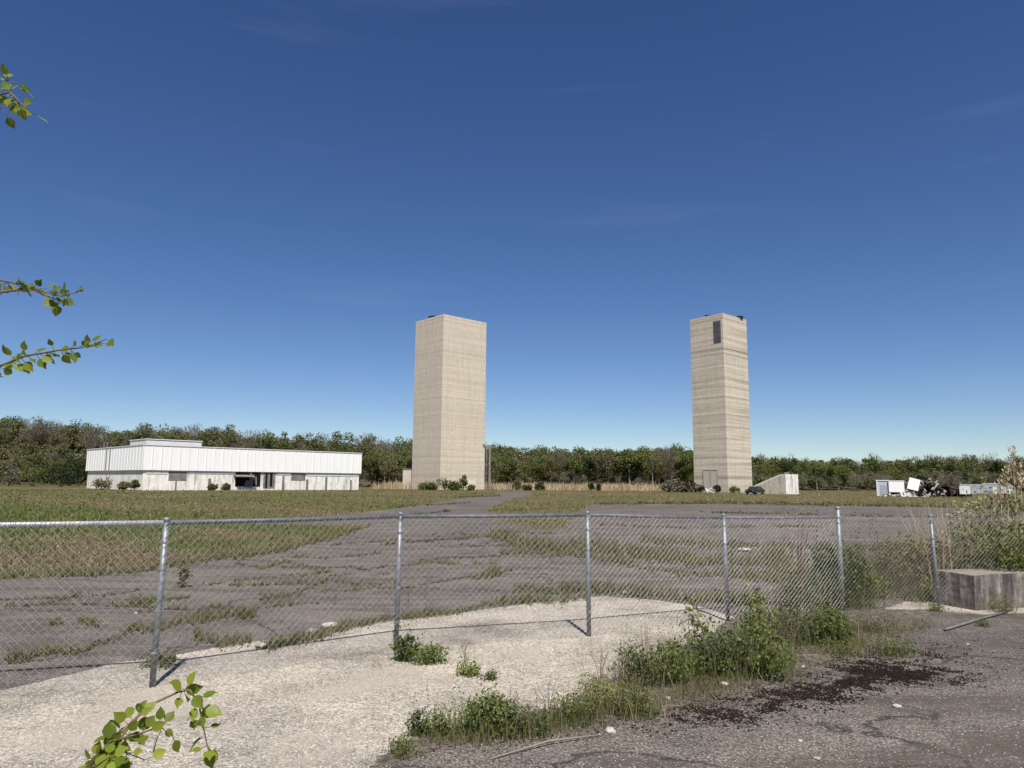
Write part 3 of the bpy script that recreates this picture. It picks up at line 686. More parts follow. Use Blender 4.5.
for px, dep, w, h, ml, lab in (
    (431, 129, 3.4, 1.5, L_green, 'low green bush at the left tower, left-hand corner'),
    (445, 128, 3.0, 2.2, L_green, 'green bush at the front corner of the left tower'),
    (452, 128, 2.0, 1.5, L_spring, 'small bush between the taller two at the left tower'),
    (463, 130, 2.3, 3.0, L_spring, 'tallest yellow-green bush at the foot of the left tower'),
    (540, 128, 2.0, 1.7, L_dark, 'round dark shrub at the end of the old road between the towers'),
    (423, 131, 2.6, 1.1, L_spring, 'lowest pale bush at the far left of the left tower foot'),
    (456, 126, 3.2, 1.2, L_green, 'low spreading bush in front of the left tower'),
    (472, 127, 2.2, .9, L_green, 'low weeds beside the white patch on the left tower'),
    (526, 133, 2.6, .9, L_dark, 'low dark bushes beside the old road end'),
    (517, 140, 2.4, 2.0, L_green, 'green shrub in the tan reeds right of the pole'),
    (591, 135, 1.2, 1.6, L_dark, 'left one of two slim dark shrubs before the tan reeds'),
    (598, 135, 1.2, 1.4, L_dark, 'right one of two slim dark shrubs before the tan reeds'),
    (690, 126, 3.5, 1.3, L_dark, 'dark low shrub at the left foot of the right tower'),
    (701, 124, 1.5, 1.2, L_dark, 'small dark shrub left of the white boards at the right tower'),
    (717, 123, 1.3, 1.3, L_dark, 'small dark shrub right of the white boards at the right tower'),
    (735, 122, 1.8, .9, L_spring, 'pale green weeds at the front corner of the right tower'),
    (103, 103, 3.0, 1.5, L_olive, 'olive bush under the downpipes of the white building'),
    (124, 100, 1.6, 1.1, L_olive, 'left-hand small bush before the front corner of the white building'),
    (135, 96, 1.3, 1.5, L_green, 'small upright bush right at the front corner of the white building'),
    (213, 104, 1.8, .8, L_green, 'low weeds against the middle wall of the white building'),
    (226, 106, 1.3, 1.0, L_olive, 'small bush just left of the broken opening'),
    (60, 128, 5.5, 4.2, L_dark, 'large dark bush left of the white building'),
    (32, 130, 5.5, 4.6, L_green, 'large green bush at the left edge of the field'),
    (78, 134, 5.0, 5.6, L_dark, 'tall dark bush touching the left end of the white building'),
    (8, 138, 6.0, 5.0, L_brown, 'brown twiggy bush at far left behind the field'),
):
    bush('bush', lab, 'bush', bpx(px, dep), w, h, 700 if w < 3.2 else 900, .26 if w < 3.2 else .34, ml)
bush('brush_pile', 'heap of cut grey-brown brush left of the right tower', 'brush pile', bpx(674, 127), 6.0, 1.7, 900, .5, L_brown)
bush('brush_pile', 'long low brush heap joining the tower foot', 'brush pile', bpx(686, 125), 4.0, 1.0, 500, .45, L_litter)

def scatter_px(n_, x0, x1, y0, y1):       # random ground points inside a window of the view, thinning with distance
    px = rng.uniform(x0, x1, n_); py = rng.uniform(y0, y1, n_)
    d = np.array(fw)[None]*FPX+np.array(cr)[None]*(px-512)[:, None]+np.array(cu)[None]*(384-py)[:, None]
    t = -HC/d[:, 2]; return np.stack([d[:, 0]*t, d[:, 1]*t, 0*t], 1)
def vnoise(P, s):                          # cheap smooth value noise
    x, y = P[:, 0]*s, P[:, 1]*s
    return (np.sin(x*1.3+1.7*np.sin(y*.9+1))+np.sin(y*1.7+1.9*np.sin(x*.7+2))+np.sin((x+y)*.8+3)*.8)/2.8
# tan reeds between the towers
P = np.concatenate([np.stack([(rng.uniform(372, 690, 9000)-512)/FPX*140, rng.uniform(140, 172, 9000), np.zeros(9000)], 1)])
tag(fast('dry_reeds', blades(P, rng.uniform(.5, 1.1, len(P))*(1.45+.6*vnoise(P, .25)+.25*vnoise(P, .9)), .11, .45), 5, L_reed), 'band of tall tan dry reeds in front of the wood between the towers', 'reeds', kind='stuff')
# field grass
lotp = [tuple(q) for q in lot]; slabp = [tuple(q) for q in slab]
def grass(name, label, P, hs, wk, m_, lean=.5, ring=None):
    d = np.linalg.norm(P[:, :2], axis=1)
    h = hs*rng.uniform(.5, 1.4, len(P)); w = wk*np.maximum(1, d/9)
    tag(fast(name, blades(P, h, w, lean), 5, m_), label, 'grass', kind='stuff')
P = scatter_px(210000, -150, 1180, 489.5, 600); d = P[:, 1]; keep = ~inpoly(P, lotp) & (d < 150) & (d > 8)
P = P[keep]; nv = .8*vnoise(P, .16)+.5*vnoise(P, .55)+.4*vnoise(P, 1.3)+rng.normal(0, .2, len(P)); right = P[:, 0] > -.02*P[:, 1]
gsel = (nv > np.where(right, .45, -.10)); d = P[:, 1]
grass('field_grass', 'green grass growing across the open field', P[gsel], .11+.0004*d[gsel], .010, L_grass, .8)
s2 = ~gsel & (rng.uniform(size=len(P)) < .6)
grass('dry_field_grass', 'flattened dry brown grass in patches across the open field', P[s2], .06+.0005*d[s2], .010, L_fieldstraw, 1.3)
def chips(P, s):                           # little three-sided pebbles
    n_ = len(P); a = rng.uniform(0, 6.28, n_); out = []
    ring = [P+np.stack([np.cos(a+k*2.094)*s, np.sin(a+k*2.094)*s, 0*a], 1)*np.array([1, 1, 1]) for k in range(3)]
    top = P+np.stack([rng.normal(0, .2, n_)*s, rng.normal(0, .2, n_)*s, s*rng.uniform(.5, 1.0, n_)], 1)
    for k in range(3): out.append(np.stack([ring[k], ring[(k+1) % 3], top], 1))
    return np.concatenate(out).reshape(-1, 3)
# weeds along the cracks and edges of the lot
lines = [
    ([(5, 660), (25, 657), (57, 650), (82, 652), (107, 642), (135, 630), (150, 630), (180, 622), (200, 619), (232, 617), (256, 616)], 3.5, 2600, .10),
    ([(50, 623), (62, 622)], 2, 260, .10), ([(78, 620), (100, 626)], 2.5, 400, .09), ([(130, 604), (165, 601), (190, 597)], 2, 600, .10),
    ([(195, 637), (220, 647), (250, 640)], 4.5, 900, .10), ([(150, 662), (175, 660)], 4, 500, .12),
    ([(256, 648), (300, 640), (340, 630), (380, 620), (440, 612), (500, 604), (560, 600), (590, 597)], 4, 5200, .15),
    ([(315, 572), (330, 571)], 2.0, 250, .12), ([(356, 569), (371, 570)], 1.2, 160, .08), ([(470, 578), (500, 574)], 2.5, 700, .18),
    ([(400, 590), (450, 580), (512, 570)], 1.5, 500, .06), ([(260, 600), (330, 590), (400, 588)], 2, 500, .07),
    ([(490, 536), (540, 545), (600, 551), (660, 556), (720, 562), (800, 566)], 5.0, 8500, .26),
    ([(500, 550), (560, 553), (640, 566), (700, 574), (780, 580)], 4.0, 4200, .2),
    ([(512, 588), (560, 591), (610, 592), (650, 594), (700, 600), (760, 604)], 3.5, 3200, .16),
    ([(380, 545), (440, 540), (500, 536)], 1.5, 700, .08), ([(420, 560), (500, 556)], 1.2, 350, .07), ([(600, 525), (700, 528), (820, 526)], 1.2, 600, .10),
    ([(640, 540), (740, 545), (860, 548), (960, 552)], 3.5, 3200, .20), ([(700, 512), (860, 516), (960, 518)], 1.2, 700, .10),
    ([(780, 590), (860, 590), (940, 592), (1000, 590)], 9, 5200, .28), ([(770, 575), (860, 574), (960, 576)], 6, 4000, .30),
    ([(880, 560), (960, 562), (1010, 560)], 6, 2600, .26),
    ([(395, 507), (430, 505), (470, 503)], .8, 260, .12), ([(410, 515), (450, 511)], .8, 160, .1), ([(440, 498), (500, 496)], .4, 200, .12),
    ([(330, 545), (400, 540), (480, 546)], 1.2, 500, .07), ([(200, 585), (300, 575), (390, 574)], 1.6, 380, .06), ([(0, 600), (80, 598), (140, 590)], 1.5, 300, .06), ([(590, 504), (720, 503), (1020, 508)], 1.0, 2600, .22), ([(60, 577), (160, 567), (260, 553), (330, 539), (372, 525)], 3, 3600, .16),
]
for k in range(26):                        # more broken lines of weeds in the cracks
    x0 = rng.uniform(-20, 900); y0 = 520+100*rng.uniform(0, 1)**1.2; L_ = rng.uniform(40, 190)
    if y0 > 606-.09*x0*(x0 < 600)+30: continue
    if x0 < 380 and y0 < 585-.13*x0: continue
    lines.append(([(x0, y0), (x0+L_*.35, y0+rng.normal(0, 2)), (x0+L_*.6, y0+rng.normal(-2, 3)), (x0+L_, y0+rng.normal(-3, 4))], rng.uniform(.5, 2.2), int(L_*rng.uniform(1.2, 4)), rng.uniform(.05, .12)))
Pg = []; Hg = []
for pl, wd, cnt, hh_ in lines:
    pl = np.array(pl, float); seg = np.linalg.norm(np.diff(pl, axis=0), axis=1); cum = np.concatenate([[0], np.cumsum(seg)])
    s_ = rng.uniform(0, cum[-1], cnt)
    nc = max(3, int(cum[-1]/7)); cc = rng.uniform(0, cum[-1], nc); s_ = np.where(rng.uniform(size=cnt) < .6, np.clip(cc[rng.integers(0, nc, cnt)]+rng.normal(0, 2.5, cnt), 0, cum[-1]), s_)
    x_ = np.interp(s_, cum, pl[:, 0]); y_ = np.interp(s_, cum, pl[:, 1]); y_ = y_+rng.normal(0, wd*.5, cnt)*rng.uniform(.3, 1.3, cnt)+.35*wd*(np.sin(s_*.043+len(Hg))+.6*np.sin(s_*.131+2*len(Hg)))*np.minimum(1, (y_-495)/60)
    y_ += hh_*np.interp(y_, [500, 700], [2, 45])*.3
    for a_, b__ in zip(x_, y_): Pg.append(G(a_, b__))
    Hg.append(hh_*rng.uniform(.35, 1.25, cnt))
Pg = np.array(Pg); Pc = Pg[rng.uniform(size=len(Pg)) < .35]*np.array([1, 1, 0])+np.array([0, 0, .004])+rng.normal(0, .03, (int(0), 3)).sum(0)
tag(fast('crack_soil', chips(Pc, .013*np.maximum(1, Pc[:, 1]/8)*rng.uniform(.5, 1.6, len(Pc))), 3, M_crumb), 'dark soil and crumbled asphalt along the cracks of the lot', 'soil', kind='stuff')
Hg = np.concatenate(Hg)*np.clip(.75+.55*vnoise(Pg, 1.1)+.45*vnoise(Pg, 3.1), .22, 1.7); pick_ = rng.uniform(size=len(Pg))+.22*vnoise(Pg, .7)
for nm, lb, msk, m_, ln in (('crack_grass', 'green weeds and grass growing from cracks in the old asphalt lot', pick_ < .47, L_grass, .5),
                        ('dry_crack_grass', 'dry straw-coloured grass in the cracks of the old asphalt lot', (pick_ >= .47) & (pick_ < .85), L_straw, .7)):
    tag(fast(nm, blades(Pg[msk], Hg[msk], .006*np.maximum(1, Pg[msk][:, 1]/7), ln), 5, m_), lb, 'grass', kind='stuff')
msk = pick_ >= .80
P2 = Pg[msk]+np.stack([0*Hg[msk], 0*Hg[msk], Hg[msk]*rng.uniform(.05, .7, msk.sum())], 1)
tag(fast('crack_weeds', leaves(P2, .028*np.maximum(1, P2[:, 1]/9), .4), 4, L_weedd), 'small broad-leaved weeds in the cracks of the old asphalt lot', 'weeds', kind='stuff')

# stones and litter lying about
P = scatter_px(52000, -60, 1080, 596, 800); P[:, 2] = .006; on = inpoly(P, slabp)
tag(fast('gravel', chips(P[on], rng.uniform(.003, .011, on.sum())), 3, L_stone), 'loose pale gravel scattered on the crumbling concrete', 'gravel', kind='stuff')
off = ~on & (rng.uniform(size=len(P)) < .22)
tag(fast('gravel', chips(P[off], rng.uniform(.002, .006, off.sum())), 3, L_stone), 'small pale stones scattered on the dark asphalt', 'gravel', kind='stuff')
def blob_pts(n_, cx, cy, sx, sy, ang=0):
    a = rng.normal(size=(n_, 2))*np.array([sx, sy]); ca, sa = math.cos(ang), math.sin(ang)
    x_ = cx+a[:, 0]*ca-a[:, 1]*sa; y_ = cy+a[:, 0]*sa+a[:, 1]*ca
    return np.array([G(p_, q_) for p_, q_ in zip(x_, y_)])
# black moss crust: low crumbs
Pm = np.concatenate([blob_pts(12000, 840, 683, 40, 10, -.25), blob_pts(9000, 905, 676, 32, 6, 0), blob_pts(7000, 760, 705, 38, 8, -.25), blob_pts(5000, 870, 663, 46, 7, -.1), blob_pts(2500, 700, 712, 40, 7, -.1)])
nv = .7*vnoise(Pm, 4)+.8*vnoise(Pm, 11)+.7*vnoise(Pm, 27)+rng.normal(0, .55, len(Pm)); Pm = Pm[nv > .45]; Pm[:, 2] = .005
tag(fast('moss_crust', chips(Pm, rng.uniform(.004, .013, len(Pm))), 3, M_moss), 'black crust of dried moss on the asphalt in front of the weeds', 'moss', kind='stuff')
Pl = np.concatenate([blob_pts(2600, 800, 680, 70, 14, -.3), blob_pts(1800, 660, 712, 60, 8, -.15), blob_pts(1500, 880, 640, 40, 10, -.2), blob_pts(900, 520, 735, 60, 6, -.15)])
Pl[:, 2] = .012
tag(fast('leaf_litter', leaves(Pl, rng.uniform(.008, .045, len(Pl))*rng.uniform(.5, 1, len(Pl)), 2.5, .22, None, .12), 4, L_litter), 'brown twigs and dead litter along the strip of weeds', 'litter', kind='stuff')

# ---------------------------------------------------------------- chain-link fence
posts = [(-9.3, 4.5, 1.22), (-7.0, 4.72, 1.22), (-4.75, 4.88, 1.22), (*G(152, 688)[:2], 1.225), (*G(396, 650)[:2], 1.225), (*G(589, 637)[:2], 1.225),
         (*G(728, 622)[:2], 1.175), (*G(843, 611)[:2], 1.24), (*G(939, 607)[:2], 1.14), (*G(1040, 604)[:2], 1.12)]
railz = [1.205, 1.205, 1.205, 1.205, 1.205, 1.205, 1.15, 1.13, 1.12, 1.10]
fence = empty('chain_link_fence', (posts[3][0], posts[3][1], 0)); FO = np.array([posts[3][0], posts[3][1], 0])
tag(fence, 'galvanised chain-link fence crossing the foreground with round steel posts', 'fence')
lean = [0, 0, 0, .016, .004, -.006, -.01, 0, -.025, -.02]
for i, (x, y, h) in enumerate(posts):
    q = np.array([x, y, 0])-FO; r_ = .0225 if i != 7 else .029
    if i == 8: r_ = .02
    o = MB().tube([q, q+np.array([lean[i]*h, 0, h])], r_, 14).build('post', M_galv, fence, True)
    t_ = q+np.array([lean[i]*h, 0, h])
    MB().tube([t_-np.array([0, 0, .022]), t_+np.array([0, 0, .003]), t_+np.array([0, 0, .010])], [r_+.0025, r_+.0025, .012], 12).build('post_cap', M_galv, o, True)
    bn = MB()
    for zz in ((.25, .55, .85, 1.05) if i != 7 else (.1, .4, .75, 1.05, 1.12)): bn.tube([q+np.array([lean[i]*zz, 0, zz-.008]), q+np.array([lean[i]*zz, 0, zz+.008])], r_+.0035, 12)
    bn.build('tie_band', M_wire, o)
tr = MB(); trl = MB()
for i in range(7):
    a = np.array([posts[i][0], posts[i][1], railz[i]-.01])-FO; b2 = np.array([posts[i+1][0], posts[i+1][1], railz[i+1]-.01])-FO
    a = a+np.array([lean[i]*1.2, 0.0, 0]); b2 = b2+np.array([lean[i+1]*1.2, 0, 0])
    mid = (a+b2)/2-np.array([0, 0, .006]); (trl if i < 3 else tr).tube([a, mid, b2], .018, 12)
trl.build('top_rail', M_railsun, fence, True)
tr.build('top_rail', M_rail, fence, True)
pp = np.array([[p_[0]+lean[i]*.6, p_[1]] for i, p_ in enumerate(posts)]); sg = np.linalg.norm(np.diff(pp, axis=0), axis=1); cm_ = np.concatenate([[0], np.cumsum(sg)])
tz = np.array(railz); 
def fpt(s_, fz, off=0.0):                  # point on the fabric at distance s_, height fraction fz (arrays)
    x = np.interp(s_, cm_, pp[:, 0]); y = np.interp(s_, cm_, pp[:, 1]); top = np.interp(s_, cm_, tz)
    sag = np.where(s_ > cm_[7], -.02*np.sin((s_-cm_[7])*2.2)**2, 0)
    bow = .02*np.sin(s_*2.6)*np.sin(np.clip(fz, 0, 1)*3.1)
    return np.stack([x, y-.03-off+bow, .03+(top+sag-.03)*fz], -1)-FO
w = .031; ns = int(cm_[-1]/w); rows = 38
def wires(par, rad):
    A = []; B = []
    k = np.arange(ns)[:, None]; j = np.arange(rows)[None, :]
    ph = (k+j) % 2
    s0_ = (k+ph)*w; s1_ = (k+1-ph)*w
    sel = (ph == par)                      # ph 0: wire runs up to the right, ph 1: up to the left
    s0_ = np.broadcast_to(s0_, ph.shape)[sel]; s1_ = np.broadcast_to(s1_, ph.shape)[sel]; jj = np.broadcast_to(j, ph.shape)[sel]
    jit = lambda s_: s_+.004*np.sin(s_*40+jj*.7)
    a = fpt(jit(s0_), jj/rows, .004 if par == 0 else -.002); b2 = fpt(jit(s1_), (jj+1)/rows, .004 if par == 0 else -.002)
    return a, b2
def prisms(a, b2, rad, mir=1):
    t = b2-a; t = t/np.linalg.norm(t, axis=1, keepdims=True); e = mir*np.cross(t, np.array([0, 1.0, .02])); e /= np.linalg.norm(e, axis=1, keepdims=True); f = np.cross(t, e)
    vs_ = []
    ang_ = [0, 2.094, 4.189]; offs = [(e*math.cos(x)+f*math.sin(x))*rad for x in ang_]
    for k in range(3):
        o1, o2 = offs[k], offs[(k+1) % 3]; vs_.append(np.stack([a+o1, a+o2, b2+o2, b2+o1], 1))
    return np.concatenate(vs_).reshape(-1, 3)
a, b2 = wires(0, 0); far_ = a[:, 0]+FO[0] > posts[7][0]; V1 = prisms(a[~far_], b2[~far_], .00145); V1r = prisms(a[far_], b2[far_], .0012)
a, b2 = wires(1, 0); V2 = prisms(a, b2, .0011, -1)
s_ = np.arange(ns)*w; a = fpt(s_, .965+0*s_, .004); b2 = a+np.stack([.030+0*s_, -.002+0*s_, .062+.008*np.sin(s_*50)], 1)
V3 = prisms(a, b2, .0023)
me_o = fast('chain_link_mesh', np.concatenate([V1, V3]), 4, M_wire, fence); me_o2 = fast('back_wires', V2, 4, M_wire, me_o); me_o3 = fast('dull_wires', V1r, 4, M_wire2, me_o)
tw = MB(); tw.tube([fpt(np.array([s_]), np.array([.985]), .004)[0] for s_ in np.linspace(cm_[7], cm_[-1], 14)], .0035, 5); tw.build('tension_wire', M_wire2, fence)

# ---------------------------------------------------------------- concrete block, pipe, small pieces
B0 = G(976, 612)[:2]; fd = np.array([.955, .297]); ld = np.array([-.36, .933])
V = [B0, B0+fd*1.9, B0+fd*1.9+ld*.56, B0+ld*.56]
cb = empty('concrete_block', (B0[0], B0[1], 0)); tag(cb, 'large rectangular weathered concrete block with dark streaks at right by the fence end', 'concrete block')
me = MB().prism([q-B0 for q in V], -.02, .435)
o = me.build('block', M_block, cb)
bm = bmesh.new(); bm.from_mesh(o.data)
bmesh.ops.subdivide_edges(bm, edges=list(bm.edges), cuts=26, use_grid_fill=True)
from mathutils import noise as mn
for v_ in bm.verts:
    nv_ = mn.noise_vector(v_.co*3.2)*.010+mn.noise_vector(v_.co*16)*.005; v_.co += nv_
bm.to_mesh(o.data); bm.free()
lh = MB(); lp = B0+fd*1.2+ld*.28-B0; lh.tube([(lp[0]-.09, lp[1], .41), (lp[0]-.08, lp[1], .50), (lp[0], lp[1], .53), (lp[0]+.08, lp[1], .50), (lp[0]+.09, lp[1], .41)], .011, 8)
lh.build('lifting_loop', M_rust, cb, True)

p0, p1 = G(945, 632), G(1012, 612); 
pi = MB(); pi.tube([p0+np.array([0, 0, .024]), (p0+p1)/2+np.array([0, .01, .024]), p1+np.array([0, 0, .024])], .014, 12)
o = pi.build('steel_pipe', plain('dull_pipe', (.12, .115, .11), .7, .3, 8), smooth=True); tag(o, 'grey steel pipe lying on the asphalt in front of the concrete block', 'pipe')
st = MB(); a_, b3 = G(490, 761), G(602, 737); st.tube([a_+np.array([0, 0, .01]), a_*.5+b3*.5+np.array([.0, .03, .03]), b3+np.array([0, 0, .015])], [.004, .006, .003], 6)
tag(st.build('dead_stick', M_barkpale), 'long pale dead stick lying on the asphalt below the weeds', 'stick')
def rock(label, px, py, s_, m_, cat='rock', nm='rock', flat=.7):
    bm = bmesh.new(); bmesh.ops.create_icosphere(bm, subdivisions=2, radius=s_)
    for v_ in bm.verts: v_.co *= 1+.35*mn.noise(v_.co/s_*1.3+Vector((px, py, 0))); v_.co.z *= flat
    me = bpy.data.meshes.new(nm); bm.to_mesh(me); bm.free(); me.materials.append(m_)
    o = bpy.data.objects.new(nm, me); COL.objects.link(o); p_ = G(px, py); o.location = (p_[0], p_[1], s_*.45); tag(o, label, cat); return o
rk_w = plain('white_rock', (.40, .37, .33), .9, .2, 9)
rock('white rock on the asphalt beside the end of the dead stick', 610, 733, .032, rk_w)
rock('white stone on bare asphalt right of the black moss strip', 800, 742, .014, rk_w)
rock('flat grey stone near the bottom edge at right', 817, 760, .022, M_conc, flat=.4)
rock('pale stone below the black moss', 897, 708, .03, rk_w, flat=.35)
rock('small white stone right of the moss and weeds', 968, 645, .018, rk_w, flat=.4)
rock('pale broken slab piece at the edge of the concrete', 330, 629, .09, rk_w, 'concrete piece', 'concrete_piece', .35)
rock('grey broken piece beside the pale slab piece', 312, 634, .06, M_conc, 'concrete piece', 'concrete_piece', .5)
rock('pale crumbled piece at the left edge of the concrete', 262, 648, .07, rk_w, 'concrete piece', 'concrete_piece', .35)
rock('white stone on the asphalt behind the fence between the centre posts', 625, 594, .04, rk_w)
rock('white scrap in the lot behind the fence right of the third post', 745, 552, .13, rk_w, 'debris', 'debris', .3)
rock('small white stone in the lot beside the left post', 136, 614, .02, rk_w)
rock('white stone at the edge of the weeds', 668, 700, .022, rk_w)
rock('pale stone in the soil among weeds', 724, 686, .035, rk_w, flat=.5)
rock('pale stone at the foot of the big weed bush', 803, 668, .022, rk_w, flat=.5)
sk = MB(); a_ = G(760, 600); b3 = G(880, 594)
sk = MB(); a_, b3 = G(420, 664), G(372, 672)

# ---------------------------------------------------------------- foreground weeds: each clump a thing
def weed(name, label, px, py, w_, h_, n_, leaf, ml, dry=0, group=None, clumps=14, flat=.8):
    ns_ = max(4, int(n_/110)); bx = rng.normal(0, w_*.26, ns_); by = rng.normal(0, w_*.2, ns_); hz = h_*rng.uniform(.8, 1.45, ns_); dx = rng.normal(0, h_*.22, ns_)
    q = rng.integers(0, ns_, ns_*16); f = rng.uniform(.25, 1, ns_*16)
    P = np.stack([bx[q]+dx[q]*f**2, by[q], hz[q]*f], 1)+rng.normal(0, leaf*.35, (ns_*16, 3)); P[:, 2] = np.abs(P[:, 2])
    extra = leaves(P, rng.uniform(.5, 1.1, len(P))*leaf, .4, .5)
    x, y, _ = G(px, py); o = bush(name, label, 'weed', (x, y, .01), w_, h_*.9, int(n_*.9), leaf, ml, group, 12, clumps, .35, flat, None, extra)
    k = int(n_*.13); P = rng.normal(0, w_*.24, (k, 3)); P[:, 1] *= flat; P[:, 2] = 0
    fast('grass_blades', blades(P, rng.uniform(.25, .85, k)*h_, .0045, .7), 5, L_grass, o)
    if dry:
        P = rng.normal(0, w_*.25, (dry, 3)); P[:, 1] *= flat; P[:, 2] = 0
        fast('dry_stalks', blades(P, rng.uniform(.5, 1.4, dry)*h_, .0028, .55), 5, L_straw, o)
    return o
weed('weed_clump', 'leafy dark green weed at the foot of the middle fence post', 405, 662, .26, .24, 520, .035, L_weedd)
weed('weed_clump', 'spreading green weed just right of the middle fence post', 428, 664, .34, .17, 560, .03, L_weed)
weed('weed_clump', 'small yellow-green weed alone on the pale concrete', 467, 677, .20, .10, 300, .026, L_yel)
weed('weed_clump', 'tiny grey-green tuft beside the yellow-green weed', 490, 681, .13, .07, 160, .02, L_weedd, 20)
weed('weed_clump', 'low grassy weed at the near tip of the strip', 403, 757, .24, .09, 420, .016, L_weed, 30)
weed('weed_clump', 'spindly dark weed rising at the near end of the strip', 418, 738, .16, .20, 240, .022, L_weedd)
weed('weed_clump', 'low green weed between the spindly weed and the clover bush', 446, 738, .34, .14, 900, .018, L_weed, 30)
weed('weed_clump', 'dense clover-leaved weed, largest of the near strip', 487, 736, .40, .25, 1500, .024, L_weed, 20)
weed('weed_clump', 'grassy olive weed with dry stalks right of the clover-leaved weed', 532, 736, .36, .20, 900, .018, L_weedd, 120)
weed('weed_clump', 'low grassy weed in the middle of the strip', 575, 722, .40, .17, 1000, .018, L_weed, 110)
weed('weed_clump', 'bright yellowish weed behind the middle of the strip', 598, 706, .34, .20, 800, .02, L_yel, 60)
weed('weed_clump', 'grassy tuft with long dry stalks above the white rock', 632, 716, .38, .22, 1100, .018, L_weed, 200)
weed('weed_clump', 'dark leafy weed with tall dry stems at the edge of the concrete', 632, 688, .40, .34, 900, .024, L_weedd, 160)
weed('weed_clump', 'leafy green bush at the left end of the large weeds', 668, 684, .55, .36, 1500, .026, L_weed, 120)
weed('weed_clump', 'large leafy weed bush in the centre of the large weeds', 712, 676, .70, .42, 2400, .028, L_weedd, 120)
weed('weed_clump', 'large green weed bush at the right of the large weeds', 756, 676, .75, .44, 2600, .028, L_weed, 120)
weed('weed_clump', 'tangled olive weeds behind the large weed bushes', 775, 644, .80, .38, 1800, .028, L_weedd, 200)
weed('weed_clump', 'bright green feathery weed standing alone right of the large weeds', 826, 645, .58, .38, 3600, .022, L_weed, 30)
weed('weed_clump', 'low grassy fringe in front of the feathery weed', 842, 655, .5, .12, 600, .018, L_weed, 120)
weed('weed_clump', 'low green tuft at the right end of the black moss', 890, 655, .50, .14, 800, .018, L_weed, 60)
weed('weed_clump', 'sparse grassy tuft between the fence and the moss', 870, 632, .7, .16, 700, .018, L_weedd, 240)
weed('weed_clump', 'small green tuft in front of the pale pad by the block', 937, 612, .22, .09, 260, .02, L_weed, 20)
weed('weed_clump', 'tiny grass tuft beside the lying pipe', 984, 627, .20, .06, 260, .014, L_weed, 20)
weed('weed_clump', 'yellowish weeds at the foot of the concrete block', 1004, 614, .4, .22, 320, .02, L_weed, 90)
weed('weed_clump', 'weeds growing through the fence mesh left of the tall post', 812, 608, .9, .50, 2600, .035, L_weedd, 260)
weed('weed_clump', 'green bush growing through the fence at the tall post', 843, 607, .75, 1.0, 4600, .042, L_weed, 160)
weed('weed_clump', 'yellow-flecked bush behind the mesh beside the tall post', 862, 598, .8, .48, 1300, .035, L_yel, 160)
weed('weed_clump', 'tall dark weed behind the mesh in the right fence bay', 884, 585, .5, .75, 900, .035, L_weedd, 120)
weed('weed_clump', 'green tuft behind the mesh near the thin fence post', 930, 600, .35, .26, 500, .03, L_yel, 60)
weed('weed_clump', 'brown dry weeds behind the mesh in the right fence bay', 910, 592, 1.1, .55, 600, .03, L_olive, 500)
weed('weed_clump', 'small sapling weed standing alone in the lot beside the left post', 182, 588, .22, .36, 200, .045, L_olive, 0)
weed('weed_clump', 'low dark weed behind the left fence post', 160, 668, .35, .10, 420, .022, L_weedd)
# soil-strip grass
P = []
for (x0, y0), (x1, y1), wd, c_ in (((390, 752), (560, 726), 6, 2600), ((560, 726), (680, 698), 9, 3200), ((680, 698), (800, 655), 14, 4200), ((800, 655), (930, 625), 14, 3600)):
    t = rng.uniform(0, 1, c_); x_ = x0+(x1-x0)*t+rng.normal(0, 5, c_); y_ = y0+(y1-y0)*t+rng.normal(0, wd*.55, c_)
    P.append(np.array([G(a_, b__) for a_, b__ in zip(x_, y_)]))
P = np.concatenate(P); k = (vnoise(P, 3)+rng.normal(0, .4, len(P))) > -.3; P = P[k]; half = rng.uniform(size=len(P)) < .55
tag(fast('strip_grass', blades(P[half], rng.uniform(.02, .10, half.sum()), .004, .8), 5, L_grass), 'short green grass along the strip of weeds beside the asphalt', 'grass', kind='stuff')
tag(fast('strip_grass', blades(P[~half], rng.uniform(.03, .11, (~half).sum()), .0026, 1.2), 5, L_straw), 'dry matted grass along the strip of weeds beside the asphalt', 'grass', kind='stuff')

# dry seed stems standing in the weeds, each its own plant
for k, (px, py, h_, lab) in enumerate(((618, 700, .42, 'thin dry seed stem at the concrete edge left of the large weeds'), (600, 692, .34, 'thin dry seed stem on the pale concrete beside the weeds'), (646, 690, .50, 'tall dry seed stem at the left end of the large weeds'),
      (508, 728, .26, 'short dry seed stem behind the clover-leaved weed'), (548, 724, .30, 'dry seed stem in the middle of the near strip'), (465, 664, .20, 'single dry stem over the yellow-green weed'), (690, 672, .55, 'tallest dry stem inside the large weeds'),
      (790, 655, .50, 'dry branching stem between the large weeds and the feathery weed'), (425, 600, .55, 'thin dry weed in the lot right of the middle post'), (408, 608, .45, 'thin dry weed behind the middle post'), (335, 606, .32, 'thin dry weed in the lot left of the middle post'))):
    p_ = G(px, py); root = empty('dry_stem', p_); tag(root, lab, 'dry stem'); t = MB(); tips = []
    for q in range(5):
        dx, dy = rng.normal(0, h_*.16, 2); z1 = h_*rng.uniform(.7, 1.0); b_ = np.array([dx*.3, dy*.3, h_*.45]); e_ = np.array([dx, dy, z1]); t.tube([(0, 0, 0), b_, e_], [.0022, .0017, .0009], 4); tips += [e_, (b_+e_)/2]
        sd = (b_+e_)/2+np.array([rng.normal(0, .04), rng.normal(0, .04), .05]); t.tube([(b_+e_)/2, sd], .0009, 4); tips.append(sd)
    t.build('stems', plain('dry_stem_brown', (.15, .115, .08), .9), root); tp_ = np.repeat(np.array(tips), 3, 0); fast('seed_heads', leaves(tp_+rng.normal(0, .004, tp_.shape), .012, .5, .6), 4, L_straw, root)

